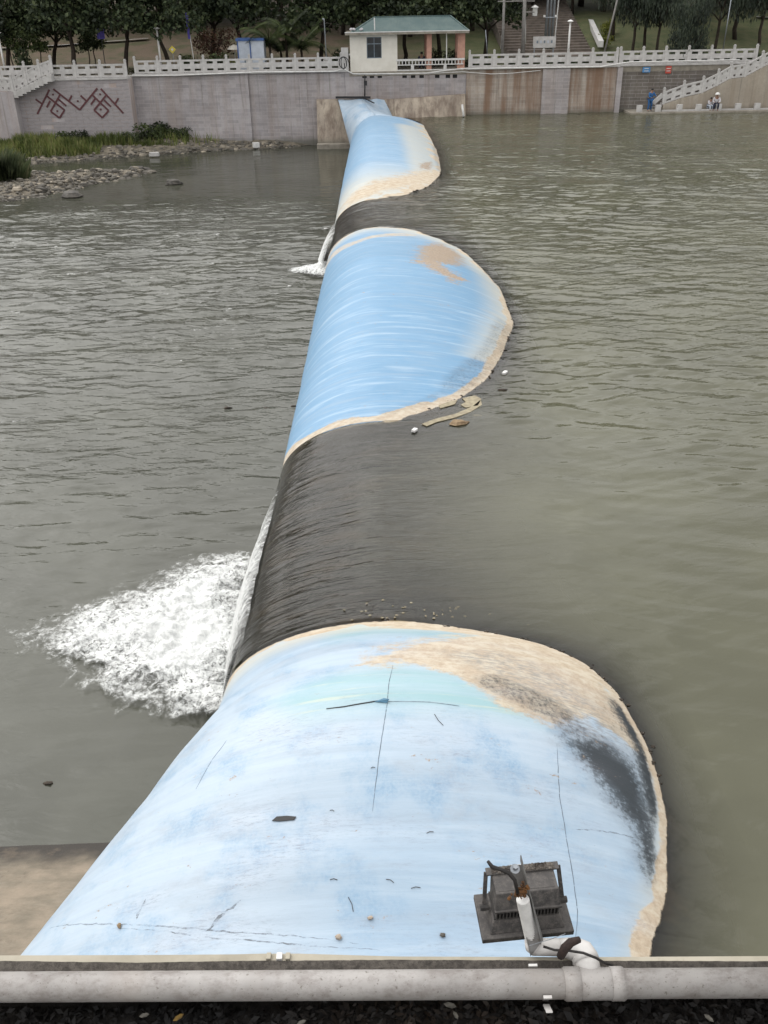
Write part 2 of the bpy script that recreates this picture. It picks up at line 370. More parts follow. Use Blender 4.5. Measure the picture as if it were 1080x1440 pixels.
# dry where the bulge stands out of the water
dry = np.where(Xg > 0, Zg > ZU, crest(Yg) > 0.0) | (Yg > 77)
b_ = np.zeros_like(dry); b_[:-1] |= dry[:-1] != dry[1:]; b_[:, :-1] |= dry[:, :-1] != dry[:, 1:]
bi = np.argwhere(b_ & (Yg > 3)); kd = KDTree(len(bi))
for i, (a, c) in enumerate(bi): kd.insert(P[a, c], i)
kd.balance()
rim = np.array([kd.find(p)[2] for p in P.reshape(-1, 3)]).reshape(dry.shape); rim = np.where(dry, rim, -rim)
_sl = np.sqrt(np.maximum(1 - Nn[..., 2] ** 2, .006)); _dk = np.abs(np.gradient(_ks, _yy)); _cd = np.maximum(np.interp(Yg, _yy, _dk), .03)
r0 = np.where(Xg > 0, (Zg - ZU) / _sl, crest(Yg) / _cd); r0 = np.where(Yg > 76.5, 9, r0)
wk = sstep(.15, .35, np.abs(rim)); rim = rim * wk + np.clip(r0, -.5, .5) * (1 - wk)
rim = np.where((Xg < -.2) & (Yg < 11), np.maximum(rim, .8), rim)
near_b = Yg < 13; mid_b = (Yg > 13) & (Yg < 44); far_b = Yg >= 44
m_tan = np.zeros_like(Xg); m_dark = m_tan.copy(); m_teal = m_tan.copy(); m_scuff = m_tan.copy(); m_sand = m_tan.copy(); m_grey = m_tan.copy()
rw = np.where(near_b, .16, np.where(mid_b, .22, .5)) * (0.1 + 1.8 * sstep(.3, .75, fbm(arc * 1.1, Yg * 1.1, 4, 3)))
m_tan = np.maximum(m_tan, (1 - sstep(rw * .5, rw * 1.3, rim)))
m_tan = np.maximum(m_tan, .95 * poly([(500, 935), (560, 912), (680, 895), (770, 905), (835, 950), (890, 1020), (912, 1075), (880, 1045), (830, 1010), (780, 1022), (700, 995), (640, 950), (560, 930)], .26))
m_grey = np.maximum(m_grey, poly([(620, 915), (700, 915), (780, 945), (840, 990), (880, 1050), (830, 1040), (770, 990), (690, 950)], .16))
m_teal = poly([(380, 990), (440, 958), (560, 935), (640, 950), (720, 990), (760, 1020), (640, 1000), (540, 1000), (420, 1015)], .22)
m_dark = np.maximum(m_dark, poly([(790, 1035), (850, 1040), (895, 1075), (915, 1130), (930, 1200), (926, 1255), (908, 1225), (890, 1165), (855, 1115)], .5))
m_dark = np.maximum(m_dark, .5 * line([(700, 960), (780, 1000), (830, 1050), (880, 1100)], .4))
m_dark = np.maximum(m_dark, .8 * line([(928, 1200), (925, 1290)], .1))
m_dark = np.maximum(m_dark, near_b * sstep(.75, .12, rim) * sstep(10.4, 9.8, Yg) * sstep(7.2, 8.3, Yg) * (Xg > 1) * .95)
m_dark = np.maximum(m_dark, near_b * sstep(1.5, .2, rim) * sstep(10.4, 9.6, Yg) * sstep(8.0, 9.0, Yg) * (Xg > 1) * .45)
m_dark = np.where(near_b & (Xg > 1), m_dark * sstep(.07, .24, rim), m_dark); m_tan = np.where(near_b & (Xg > 1) & (Yg > 6.5), np.maximum(m_tan, .9 * sstep(.20, .08, rim) * (.45 + 1.1 * fbm(arc * 2, Yg * 2, 3, 40))), m_tan)
m_tan = np.maximum(m_tan, .5 * line([(540, 922), (600, 908), (690, 897)], .7) * near_b)
m_teal = np.maximum(m_teal, near_b * sstep(1.9, 1.0, rim) * sstep(10.0, 10.6, Yg) * sstep(-1.2, -.6, Xg) * .9)
# middle bulge
m_cream = np.zeros_like(Xg)
m_cream = np.maximum(m_cream, .95 * mid_b * (Yg > 24) * sstep(1.5, .1, rim) * (Xg > .2))
m_cream = np.maximum(m_cream, .8 * mid_b * sstep(2.2, .2, rim) * sstep(36, 40, Yg))
m_cream = np.maximum(m_cream, .8 * far_b * sstep(2.2, .3, rim) * (Yg < 76) * (Xg > 0))
m_cream = np.maximum(m_cream, .75 * near_b * sstep(1.2, .3, rim) * sstep(9.6, 10.6, Yg))
m_cream = np.maximum(m_cream, .55 * near_b * sstep(.5, .1, rim) * (Yg > 6))
m_tan = np.maximum(m_tan, near_b * sstep(.95, .45, rim) * sstep(10.1, 10.7, Yg) * sstep(-.6, .6, Xg) * .95)
m_tan = np.maximum(m_tan, near_b * sstep(.35, .15, rim) * sstep(7, 10, Yg) * (Xg > 1) * .9)
m_tan = np.maximum(m_tan, .95 * line([(395, 648), (450, 612), (520, 592), (600, 570)], .28) * mid_b)
m_tan = np.maximum(m_tan, .6 * line([(455, 372), (500, 340), (570, 328)], .8) * mid_b)
m_dark = np.maximum(m_dark, .3 * line([(540, 580), (600, 566), (660, 537), (700, 500)], .30) * mid_b * sstep(.12, .3, rim))
m_tan = np.where(mid_b & (Yg < 30), np.maximum(m_tan, .9 * sstep(.42, .18, rim)), m_tan)
m_dark = np.maximum(m_dark, .4 * line([(640, 545), (690, 500), (712, 460)], .6) * mid_b)
m_sand = np.maximum(m_sand, poly([(590, 345), (620, 340), (650, 360), (648, 372), (622, 372), (655, 394), (632, 394), (610, 380), (588, 368)], .75) * mid_b)
# far bulge
m_tan = np.maximum(m_tan, 1.0 * poly([(474, 300), (500, 285), (620, 262), (622, 240), (560, 246), (500, 268)], 1.8) * far_b)
m_cream = np.maximum(m_cream, far_b * sstep(56, 50, Yg) * .9)
m_cream = np.maximum(m_cream, .8 * line([(584, 180), (600, 215), (608, 245)], 1.9) * far_b)
m_dark = np.maximum(m_dark, .4 * line([(612, 205), (620, 240)], .4) * far_b)
m_sand = np.maximum(m_sand, .7 * poly([(590, 228), (608, 226), (608, 238), (590, 238)], .3) * far_b)
for x, y, r in [(345, 1150, .35), (350, 1236, .25), (200, 1265, .2), (415, 1185, .3), (330, 1310, .3), (380, 1210, .3), (430, 1180, .25), (390, 1025, .4), (440, 1035, .35), (260, 1320, .3), (300, 1290, .2), (640, 1060, .15), (760, 1185, .15), (470, 1160, .25), (900, 1300, .15)]:
    a, yv = on_dam(x, y); m_scuff = np.maximum(m_scuff, np.exp(-((arc - a) / (r * 1.5)) ** 2 - ((Yg - yv) / (r * .55)) ** 2))
for _ in range(44):
    a, yv = rng.uniform(-2.5, 2.2), rng.uniform(5.5, 11); r = rng.uniform(.12, .4)
    m_scuff = np.maximum(m_scuff, .55 * np.exp(-((arc - a) / (r * 1.8)) ** 2 - ((Yg - yv) / (r * .5)) ** 2))
blue = tab(Yg, [(0, .12), (9, .03), (10.5, .12), (11.5, .3), (14, .9), (33, 1), (38, .85), (48, .85), (74, .85), (76.8, .6), (77.6, .12), (84, .1)])
blue = np.where(near_b, blue + .35 * sstep(9.5, 5.5, Yg) * sstep(1.6, -.3, arc), blue)

n = N('dam_membrane'); st = n.attr('st', True); rimA = n.attr('rim'); p = n.pos()
BL = n.attr('blue')
pale = (.355, .42, .485); sb = (.105, .235, .375)
f1 = n.noise(n.map(st, (.55, .55, 1)), 2.2, 7, .62)
fine = n.noise(n.map(st, (3, 3, 1)), 9, 7, .7)
strk = n.noise(n.map(st, (.22, 3.0, 1)), 1.6, 8, .66, .3)
strk2 = n.noise(n.map(st, (.5, 9, 1)), 1.6, 5, .6, .2)
col = n.mix(n.math('ADD', BL, n.math('MULTIPLY', n.math('MULTIPLY', n.ramp(f1, .45, .7), n.ramp(fine, .3, .7, .35, 1)), n.ramp(BL, 0, .5, .8, .12)), True), pale, sb)
col = n.mix(n.math('MULTIPLY', n.ramp(strk, .48, .68), n.ramp(BL, .1, .8, .35, .42)), col, (.40, .475, .54))
col = n.mix(n.math('MULTIPLY', n.ramp(strk2, .52, .8), n.ramp(BL, .2, .9, .12, .42)), col, (.09, .21, .34))
col = n.mix(n.math('MULTIPLY', n.ramp(strk, .52, .3), .42), col, (.25, .31, .37))
col = n.mix(n.math('MULTIPLY', n.ramp(n.noise(n.map(st, (.5, 1.1, 1), (5, 2, 0)), 1.6, 9, .75), .50, .72), n.ramp(BL, .1, .8, .38, .10)), col, (.24, .25, .27))
teal = n.attr('teal'); tanm = n.attr('tan'); drk = n.attr('dark'); crm = n.attr('cream'); scf = n.attr('scuff'); snd = n.attr('sand'); gry = n.attr('grey')
col = n.mix(n.math('MULTIPLY', teal, n.ramp(strk, .3, .7, .95, .45)), col, (.235, .375, .40))
col = n.mix(n.math('MULTIPLY', teal, n.ramp(strk2, .55, .7, 0, .5)), col, (.48, .49, .37))
col = n.mix(n.math('MULTIPLY', crm, n.ramp(strk, .3, .7, 1, .6)), col, (.44, .42, .35))
nd1 = n.noise(st, 14, 8, .75); nd2 = n.noise(n.map(st, (1.8, 2.6, 1)), 5, 9, .75); nd3 = n.noise(st, 45, 5, .7)
nd0 = n.noise(n.map(st, (.9, 2.6, 1)), 1.5, 9, .72)
tm = n.ramp(n.math('ADD', tanm, n.math('ADD', n.math('MULTIPLY', n.math('SUBTRACT', nd2, .5), 1.1), n.math('MULTIPLY', n.math('SUBTRACT', nd0, .5), 1.1))), .34, .70)
tcol = n.mix(n.ramp(nd1, .35, .65), (.43, .345, .25), (.33, .26, .18))
tcol = n.mix(n.ramp(n.noise(n.map(st, (.9, 1.4, 1)), 3.5, 9, .75), .42, .62), tcol, (.47, .41, .32))
tcol = n.mix(n.math('MULTIPLY', n.ramp(nd3, .6, .72), .5), tcol, (.25, .2, .14))
col = n.mix(n.math('MULTIPLY', tm, .93), col, tcol)
gm = n.math('MULTIPLY', gry, n.ramp(n.noise(n.map(st, (1.2, 5, 1)), 5, 8, .75), .42, .6)); col = n.mix(n.math('MULTIPLY', gm, .7), col, (.20, .20, .19))
dmx = n.ramp(n.math('ADD', drk, n.math('MULTIPLY', n.math('SUBTRACT', n.math('ADD', n.math('MULTIPLY', nd1, .6), n.math('MULTIPLY', nd2, .4)), .5), 2.2)), .35, .75)
col = n.mix(n.math('ADD', n.math('MULTIPLY', n.math('MULTIPLY', dmx, n.ramp(drk, 0, .3)), .5), n.math('MULTIPLY', n.ramp(n.math('ADD', drk, n.math('MULTIPLY', n.math('SUBTRACT', nd0, .5), 1.1)), .05, .85), .49)), col, (.018, .024, .030))
sm = n.ramp(n.math('ADD', snd, n.math('ADD', n.math('MULTIPLY', n.math('SUBTRACT', nd2, .5), 2.2), n.math('MULTIPLY', n.math('SUBTRACT', nd0, .5), 2.4))), .42, .6)
col = n.mix(sm, col, n.mix(n.ramp(nd1, .4, .6), (.34, .265, .19), (.20, .15, .11)))
sp = n.ramp(n.noise(n.map(st, (.6, 3, 1)), 11, 9, .85), .48, .66); col = n.mix(n.math('MULTIPLY', n.math('MULTIPLY', scf, sp), .8), col, (.14, .16, .18))
col = n.mix(n.math('MULTIPLY', n.math('MULTIPLY', scf, f1), .25), col, (.42, .40, .45))
col = n.mix(n.math('MULTIPLY', n.ramp(n.noise(st, 38, 2, .5), .73, .76), .55), col, (.18, .2, .2))
# the line the water leaves: ragged dark edge, then wet rubber
rn = n.math('ADD', rimA, n.math('MULTIPLY', n.math('SUBTRACT', n.noise(st, 7, 8, .75), .5), .14))
wet = n.ramp(rn, .02, -.01)
alg = n.mix(n.ramp(n.noise(n.map(st, (.4, 1.0, 1)), 1.4, 8, .75), .46, .66), (.004, .004, .004), (.034, .023, .012))
alg = n.mix(n.ramp(n.noise(n.map(st, (.6, 3, 1)), 2, 4, .6), .62, .9), alg, (.02, .019, .017))
col = n.mix(wet, col, alg)
flow = n.noise(n.map(st, (.45, 7, 1)), 2.2, 6, .62, .25); flow2 = n.noise(n.map(st, (2.2, 14, 1)), 2.4, 5, .6, .4)
hgt = n.math('ADD', n.math('MULTIPLY', flow, .7), n.math('MULTIPLY', flow2, .3))
bw = n.bump(hgt, .3, .02)
bd = n.bump(n.math('ADD', n.math('MULTIPLY', tm, .35), n.math('MULTIPLY', nd1, .3)), .45, .012)
bd = n.bump(strk, n.math('MULTIPLY', n.math('SUBTRACT', 1., tm), .22), .03, bd)
sh_d = n.bsdf(Base_Color=col, Roughness=n.math('ADD', .48, n.math('MULTIPLY', tm, .4)), Normal=bd, Specular_IOR_Level=.35)
sh_w = n.bsdf(Base_Color=col, Roughness=.3, Normal=bw, Specular_IOR_Level=.22)
M_dam = n.end(n.n('MixShader', {0: wet, 1: sh_d, 2: sh_w}).outputs[0])

dam = thing('rubber_dam', (0, 0, 0), 'long inflatable rubber dam across the river, pale blue bulges divided by black overflowing sags', 'dam')
grid('membrane', P, M_dam, {'st': np.stack([arc, Yg, 0 * Yg], -1), 'rim': rim, 'blue': blue, 'tan': m_tan, 'dark': m_dark, 'teal': m_teal, 'scuff': m_scuff, 'sand': m_sand, 'grey': m_grey, 'cream': m_cream}, parent=dam, flip=True)

# marks that follow the membrane
tree_py = None
Pf = P.reshape(-1, 3); Nf = Nn.reshape(-1, 3)
def surf(a, yv):
    i = int(np.clip(np.searchsorted(ys, yv) - 1, 0, len(ys) - 2)); f = (yv - ys[i]) / (ys[i + 1] - ys[i])
    def row(i):
        r = arc[i]; return np.array([np.interp(a, r, P[i, :, k]) for k in range(3)]), np.array([np.interp(a, r, Nn[i, :, k]) for k in range(3)])
    p0, n0 = row(i); p1, n1 = row(i + 1); q = p0 * (1 - f) + p1 * f; nn = n0 * (1 - f) + n1 * f
    return Vector(q), Vector(nn).normalized()
def ribbon(name, pxs, wd, m, lift=.004, step=.05, label=None, wob=0., seed=0, taper=True):
    pts = [on_dam(*p) for p in pxs]; L_ = []; rr = random.Random(seed)
    for (a0, y0), (a1, y1) in zip(pts[:-1], pts[1:]):
        k = max(1, int(math.hypot(a1 - a0, y1 - y0) / step))
        for i in range(k): L_.append((a0 + (a1 - a0) * i / k, y0 + (y1 - y0) * i / k))
    L_.append(pts[-1]); mb = MB(); vs = []
    Q = [(surf(a, y)) for a, y in L_]
    for i, (q, nn) in enumerate(Q):
        t = (Q[min(i + 1, len(Q) - 1)][0] - Q[max(i - 1, 0)][0]).normalized(); s = t.cross(nn).normalized()
        ww = wd / 2 * (1 + rr.uniform(-wob, wob)) * (min(1, .25 + 4 * min(i, len(Q) - 1 - i) / len(Q)) if taper else 1); q = q + s * rr.uniform(-wob, wob) * wd
        vs += [q + nn * 0.001 - s * ww, q + nn * lift, q + nn * 0.001 + s * ww]
    fs = []
    for i in range(len(Q) - 1):
        for j in (0, 1): fs.append((3 * i + j, 3 * i + j + 1, 3 * i + j + 4, 3 * i + j + 3))
    mb.add(vs, fs); return mb.obj(name, m, dam, True, label=label)
M_seam = mat('seam_line', (.16, .20, .24), (.33, .40, .46), 9, .7)
M_blk = mat('black_rubber', (.012, .012, .013), None, 9, .5)
def brk(name, c, a, b, sc=3):
    n = N(name); f = n.ramp(n.noise(n.map(n.obj(), (1, 2.5, 1)), sc, 7, .75), a, b)
    return n.end(n.n('MixShader', {0: f, 1: n.n('BsdfTransparent').outputs[0], 2: n.bsdf(Base_Color=c, Roughness=.8)}).outputs[0])
M_scr = brk('scuff_marks', (.16, .18, .2), .40, .72, 7)
M_brkseam = brk('worn_seam', (.10, .13, .16), .36, .52, 6)
ribbon('seam', [(549, 935), (541, 990), (535, 1050), (520, 1140)], .009, M_brkseam, wob=.2)
ribbon('seam', [(783, 1045), (790, 1120), (800, 1200), (808, 1280), (813, 1330)], .009, M_brkseam, wob=.2)
ribbon('seam', [(318, 1040), (300, 1070), (275, 1110)], .009, M_brkseam, wob=.2)
ribbon('crease', [(455, 997), (480, 993), (520, 987), (541, 984)], .022, M_blk, .012)
ribbon('crease', [(541, 985), (600, 987), (650, 991)], .010, M_seam, .008)
ribbon('scuff', [(70, 1303), (140, 1298), (230, 1303), (330, 1312), (420, 1318), (500, 1325)], .015, M_scr, wob=.5)
ribbon('scuff', [(160, 1308), (300, 1318), (430, 1330), (540, 1338)], .013, M_scr, wob=.5, seed=2)
ribbon('scuff', [(335, 1262), (310, 1290), (285, 1310)], .03, M_scr, wob=.4, seed=3)
ribbon('scuff', [(205, 1262), (190, 1290)], .03, M_scr, wob=.4, seed=4)
ribbon('scuff', [(800, 1165), (850, 1170), (905, 1180)], .015, M_scr, wob=.4, seed=5)
# a torn flap standing at the crease
q, nn = surf(*on_dam(541, 985)); mb = MB()
mb.add([q + Vector((-.16, 0, .0)) + nn * .004, q + Vector((0, -.03, 0)) + nn * .006, q + Vector((.03, .0, 0)) + nn * .05, q + Vector((-.04, .05, 0)) + nn * .02], [(0, 1, 2, 3), (3, 2, 1, 0)])
mb.obj('torn_flap', mat('flap_blue', (.10, .24, .36), None, 8), dam)
# clamp bar at the far end and a rope-like crease ridge
mb = MB(); a = W(472, 137, Y=82.35); b = W(521, 137, Y=82.35); mb.bar(a, b, .18, .16); mb.obj('clamp_bar', M_blackm, dam)
mb = MB(); mb.bar(W(512, 138, Y=82.2), W(526, 145, Y=80.5), .12, .05); mb.obj('edge_strip', M_blackm, dam); MB().bar(W(570, 166, Y=77.4), W(590, 172, Y=76.4), .1, .05).obj('edge_strip', M_blackm, dam)

# ---------------------------------------------------------------- water
def water_mat(name, body, k, ripple, calm=None, sc=1.0, rot=0.0, rot2=0.5):
    n = N(name); p = n.pos()
    def dirn(ang, sx, sy, scale, det=3, dist=.6):
        mp = n.n('Mapping', {'Vector': n.n('VectorRotate', {'Vector': p, 'Angle': ang}, rotation_type='Z_AXIS').outputs[0], 'Scale': (sx, sy, 1)})
        return n.noise(mp.outputs[0], scale, det, .5, dist)
    a = dirn(rot, .42, 1.5, 1.15 * sc, 3); b = dirn(rot2, .6, 1.7, 2.6 * sc, 3); c = dirn(rot, .25, .6, .5 * sc, 2); d_ = dirn(rot - .2, .9, 1.8, 7 * sc, 3)
    def ridge(v, w): return n.ramp(v, .5 - w, .5 + w)
    h = n.math('ADD', n.math('MULTIPLY', a, .5), n.math('ADD', n.math('MULTIPLY', b, .26), n.math('ADD', n.math('MULTIPLY', c, .5), n.math('MULTIPLY', d_, .055))))
    st_ = ripple
    if calm is not None: st_ = n.math('MULTIPLY', n.attr('rough'), ripple)
    st_ = n.math('MULTIPLY', st_, n.ramp(n.noise(p, .16, 2, .5), .35, .65, .55, 1.2))
    nb = n.n('Bump', {'Height': h, 'Distance': .11, 'Strength': st_}).outputs[0]
    fa = n.attr('flow')
    fl1 = n.noise(n.map(p, (.35, 3.2, 1)), 1.1, 4, .5, .5); fl2 = n.noise(n.map(p, (1.2, 8, 1)), 1.5, 3, .5, .5)
    nb = n.n('Bump', {'Height': n.math('ADD', n.math('MULTIPLY', fl1, .7), n.math('MULTIPLY', fl2, .3)), 'Distance': .075, 'Strength': n.math('MULTIPLY', fa, .55), 'Normal': nb}).outputs[0]
    bodyc = n.mix(n.ramp(n.noise(n.map(p, (1, 1, 1)), .3, 3, .5), .35, .65), body, tuple(v * .82 for v in body))
    dif = n.n('BsdfDiffuse', {'Color': bodyc}).outputs[0]
    al = n.math('SUBTRACT', 1., n.math('EXPONENT', n.math('MULTIPLY', n.attr('depth'), -k)))
    base = n.n('MixShader', {0: al, 1: n.n('BsdfTransparent', {'Color': (.86, .80, .66, 1)}).outputs[0], 2: dif}).outputs[0]
    fr = n.n('Fresnel', {'IOR': 1.36, 'Normal': nb}).outputs[0]
    gl = n.n('BsdfGlossy', {'Roughness': .05, 'Normal': nb}).outputs[0]
    return n.end(n.n('MixShader', {0: fr, 1: base, 2: gl}).outputs[0])
M_wu = water_mat('green_river_water', (.088, .087, .058), 2.7, 1.0, True, 1.0, .22, -.35)
M_wd = water_mat('downstream_water', (.058, .059, .045), 4, 1.0, True, 1.15, -.12, .25)

def waves(X, Y, ang, amp, lx=1.0, seed=0):
    """wind ripples: long low crests with short steep fronts"""
    c, s_ = cos(ang), sin(ang); wx = .5 * (fbm(X * .25, Y * .25, 2, seed + 50) - .5); u = (X * c + Y * s_) / lx; v = (-X * s_ + Y * c) / lx + wx
    def rdg(fx, fy, sd): q = vnoise(u * fx + 31, v * fy + 17, seed + sd); return 1 - np.abs(2 * q - 1)
    h = .50 * rdg(.30, 1.0, 1) + .34 * rdg(.55, 1.9, 2) + .20 * rdg(1.0, 3.1, 3) + .45 * vnoise(u * .14, v * .42, seed + 4)
    patch = .55 + .9 * fbm(X * .07 + 9, Y * .10, 3, seed + 7)
    return (h - .75) * amp * patch
xs = np.concatenate([np.arange(-2.62, 5.4, .06), np.arange(5.5, 36, .13), np.array([37, 40, 50, 80, 120, 170])])
yw = np.concatenate([np.array([-60, -30, -10, -3]), np.arange(0, 50, .085), np.arange(50, 82.7, .14), [82.75]])
Yw, Xw = np.meshgrid(yw, xs, indexing='ij')
zd = dam_z(Xw, Yw); kk = crest(Yw)
insag = sstep(.0, -.05, kk); d0 = np.minimum(kk, 0) * .5
draw = d0 * sstep(3.2, 0, Xw)
film = np.maximum((d0 - kk) * sstep(-1.2, 0, Xw), .030)
zs = np.where(Xw < 0, np.where(kk < -.0, zd + film, zd - .25), draw)
zs = np.where((kk < 0.0) & (Xw >= 0), np.maximum(zs, zd + .04), zs)
flow_ = insag * sstep(4.6, -.6, Xw + 2.2 * (fbm(Yw * .35, Xw * .1, 3, 90) - .5))
depth = np.maximum(zs - zd, 0); depth = np.where(Xw > 5, 3, depth)
dd_ = np.maximum(Xw - 1.0, 0)
rough = .34 + .66 * sstep(12, 32, Yw + 0 * Xw)
rough = rough * (1 - .5 * insag * sstep(7, 1, Xw) * sstep(40, 20, Yw))
calm_ = (1 - .75 * insag * sstep(8, .5, Xw)) * sstep(.0, .5, depth) * (.42 + .58 * sstep(8, 24, Yw)) * sstep(60, 36, Xw)
zs = zs + waves(Xw, Yw, -.32, .085, .80, 3) * calm_ + .8 * waves(Xw, Yw, .30, .075, .5, 23) * calm_
zs = zs + flow_ * (Xw > -2.3) * (.012 * (fbm(Xw * .5 + fbm(Yw * .7, Xw * .2, 2, 9) * 2, Yw * 2.3, 4, 61) - .5) + .012 * (fbm(Xw * 1.2, Yw * 5.5, 2, 71) - .5)) * np.minimum(1, .4 + depth * 8)
PW = np.stack([Xw, Yw, zs], -1)
grid('river_upstream', PW, M_wu, {'depth': depth, 'rough': rough, 'flow': flow_}, kind='structure')

yd = np.concatenate([[-60, -30, -10], np.arange(-3, 9, .5), np.arange(9, 50, .085), np.arange(50, 84.5, .15)]); xd = np.concatenate([[-170, -110, -70, -50], np.arange(-36, .1, .13)])
Yd, Xd = np.meshgrid(yd, xd, indexing='ij')
rd = (.45 + .55 * sstep(12, 20, Yd)) * (1 - .80 * sstep(54, 64, Yd)) * (.5 + .5 * sstep(-1.5, -6, Xd) + .3 * sstep(22, 30, Yd))
cd_ = rd * sstep(-60, -34, Xd)
PD = np.stack([Xd, Yd, ZD - .01 + waves(Xd, Yd, .10, .10, .70, 103) * cd_ + .9 * waves(Xd, Yd, -.28, .075, .48, 123) * cd_], -1)
grid('river_downstream', PD, M_wd, {'depth': np.full(Xd.shape, 3.), 'rough': rd, 'flow': 0 * Xd}, kind='structure')
# river bed
mb = MB(); mb.add([(-400, -200, -5.2), (400, -200, -5.2), (400, 600, -5.2), (-400, 600, -5.2)], [(0, 1, 2, 3)]); mb.obj('riverbed', M_soil, kind='structure')

# ---------------------------------------------------------------- foam and falling water
def foam_mat(name, lo=.40, hi=.52, stretch=(1, 1, 1), sc=1.7):
    n = N(name); p = n.pos(); dn = n.attr('dens')
    q = n.map(p, stretch)
    w1 = n.noise(q, sc, 8, .68, .8); w2 = n.noise(q, sc * 4.5, 6, .7, .4)
    v = n.n('TexVoronoi', {'Vector': q, 'Scale': sc * 2.2}, feature='DISTANCE_TO_EDGE').outputs['Distance']
    s = n.math('ADD', n.math('MULTIPLY', n.math('SUBTRACT', w1, .5), 1.5), n.math('MULTIPLY', n.math('SUBTRACT', w2, .5), .8))
    a = n.ramp(n.math('ADD', dn, s), lo - .1, hi + .35)
    lace = n.math('MULTIPLY', n.ramp(v, .10, .02), n.ramp(n.math('ADD', dn, s), lo - .3, lo + .05))
    w3 = n.noise(n.map(p, (1, 1, 1)), 9, 9, .78, 1.2); a = n.math('MULTIPLY', a, n.math('MAXIMUM', n.ramp(w3, .36, .52), n.ramp(dn, .75, 1.05)))
    col = n.mix(n.ramp(w2, .3, .6), (.42, .43, .425), (.68, .69, .675))
    nb = n.bump(n.math('ADD', w2, w1), .6, .08)
    b = n.bsdf(Base_Color=col, Roughness=.6, Normal=nb)
    return n.end(n.n('MixShader', {0: a, 1: n.n('BsdfTransparent').outputs[0], 2: b}).outputs[0])
M_foam = foam_mat('foam'); M_fall = foam_mat('falling_water', .25, .55, (1.4, 5, .7), 2.2)
def foam_patch(name, pxs, res, soft, label, hgt=.13):
    pts = [(W(x, y, z=ZD).x, W(x, y, z=ZD).y) for x, y in pxs]
    x0, x1 = min(p[0] for p in pts) - .5, max(p[0] for p in pts) + .5; y0, y1 = min(p[1] for p in pts) - .5, max(p[1] for p in pts) + .5
    Y_, X_ = np.meshgrid(np.arange(y0, y1, res), np.arange(x0, x1, res), indexing='ij')
    d = seg_dist((X_, Y_), pts, True); s = np.where(inside((X_, Y_), pts), d, -d)
    toe = sstep(x0, x1 - .3, X_)
    uu = np.clip((x1 - .5 - X_) / (x1 - x0), 0, 1)
    dens = np.clip(s / soft, -1, 1) * .5 + .66 - .72 * uu + .30 * (fbm(X_ * .9, Y_ * 1.5, 3, 44) - .5)
    edge = sstep(0, .4, np.minimum(np.minimum(X_ - x0, x1 - X_), np.minimum(Y_ - y0, y1 - Y_)) - .02); dens = dens * edge - (1 - edge)
    f = fbm(X_ * 3.3, Y_ * 3.3, 5, 8); f2 = fbm(X_ * 9, Y_ * 9, 3, 31)
    z = ZD + .012 + np.clip(dens, 0, 1) * (hgt * f * 2.4 + .07 * f2) * (.4 + toe)
    return grid(name, np.stack([X_, Y_, z], -1), M_foam, {'dens': dens}, label=label, cat='foam', kind='stuff')
foam_patch('foam', [(345, 785), (300, 795), (250, 805), (190, 830), (130, 840), (70, 862), (-40, 880), (20, 915), (110, 955), (180, 985), (240, 1005), (315, 1003), (360, 900)], .045, 1.0, 'large white churned foam below the black overflowing sag nearest the camera')
foam_patch('foam', [(462, 370), (440, 376), (405, 378), (395, 384), (430, 390), (465, 392)], .12, .5, 'small white foam patch at the foot of the far overflowing sag', .12)
def fall(name, y0, y1, pw, label, spread=.6):
    Y_, T_ = np.meshgrid(np.arange(y0, y1, .04), np.linspace(0, 1, 40), indexing='ij')
    u = (Y_ - y0) / (y1 - y0); amt = np.sin(np.clip(u, 0, 1) * pi) ** .5
    aL = -tab(Y_, XL); th = np.radians(152); xs0 = aL * cos(th) * 1.0; z0 = ZC + (crest(Y_) - ZC) * sin(th)
    X_ = xs0 - .06 - spread * T_ ** .8 * (.5 + .5 * amt) - .04 * fbm(Y_ * 3, T_ * 2, 3, 4); Z_ = z0 + (ZD + .02 - z0) * T_ ** 1.35
    dens = pw * amt * (.55 + 1.1 * T_) + .15 * (fbm(Y_ * 2.2, T_ * .8, 3, 77) - .5)
    dens = np.where((u < .02) | (u > .98), -1, dens)
    return grid(name, np.stack([X_, Y_, Z_], -1), M_fall, {'dens': dens}, label=label, cat='waterfall', kind='stuff')
fall('falling_water', 12.3, 18.9, 1.0, 'white sheet of falling water along the near black sag')
fall('falling_water', 42.2, 47.2, .8, 'thin white spout of falling water at the far black sag', .8)
# ---------------------------------------------------------------- far bank: walls
YF = 82.7
def PT(x, y, Y): return W(x, y, Y=Y)
def wall(name, x0, x1, Y0, Y1, z0, z1, m, label, batter=.0, back=1.2, cope=True, cat='wall', group=None):
    """retaining wall between two places, river face towards -y"""
    t = thing(name, (x0, Y0, 0), label, cat, group)
    p = [(x0, Y0 - batter, z0), (x1, Y1 - batter, z0), (x1, Y1 + back, z0), (x0, Y0 + back, z0), (x0, Y0, z1), (x1, Y1, z1), (x1, Y1 + back, z1), (x0, Y0 + back, z1)]
    mb = MB(); mb.hexa([Vector(q) - Vector((x0, Y0, 0)) for q in p]); mb.obj('wall_face', m, t)
    if cope:
        mb = MB(); mb.bar(Vector((0, .25, z1 + .06)), Vector((x1 - x0, Y1 - Y0 + .25, z1 + .06)), .8, .13); mb.obj('coping', M_stone, t)
    return t
XA = PT(180, 107, 81.2).x; XB = PT(348, 103, YF).x; XPier0 = -4.87; XC = PT(656, 97, YF).x; XD = PT(872, 93, YF).x; ZT = 3.42
XG0 = PT(493, 98, YF).x
wa = wall('wall', -60, XA, 81.2, 81.2, -2.6, 3.3, M_wallpanel, 'pale block wall with the maroon lattice emblem above the grassy bank', batter=.35, back=2.7)
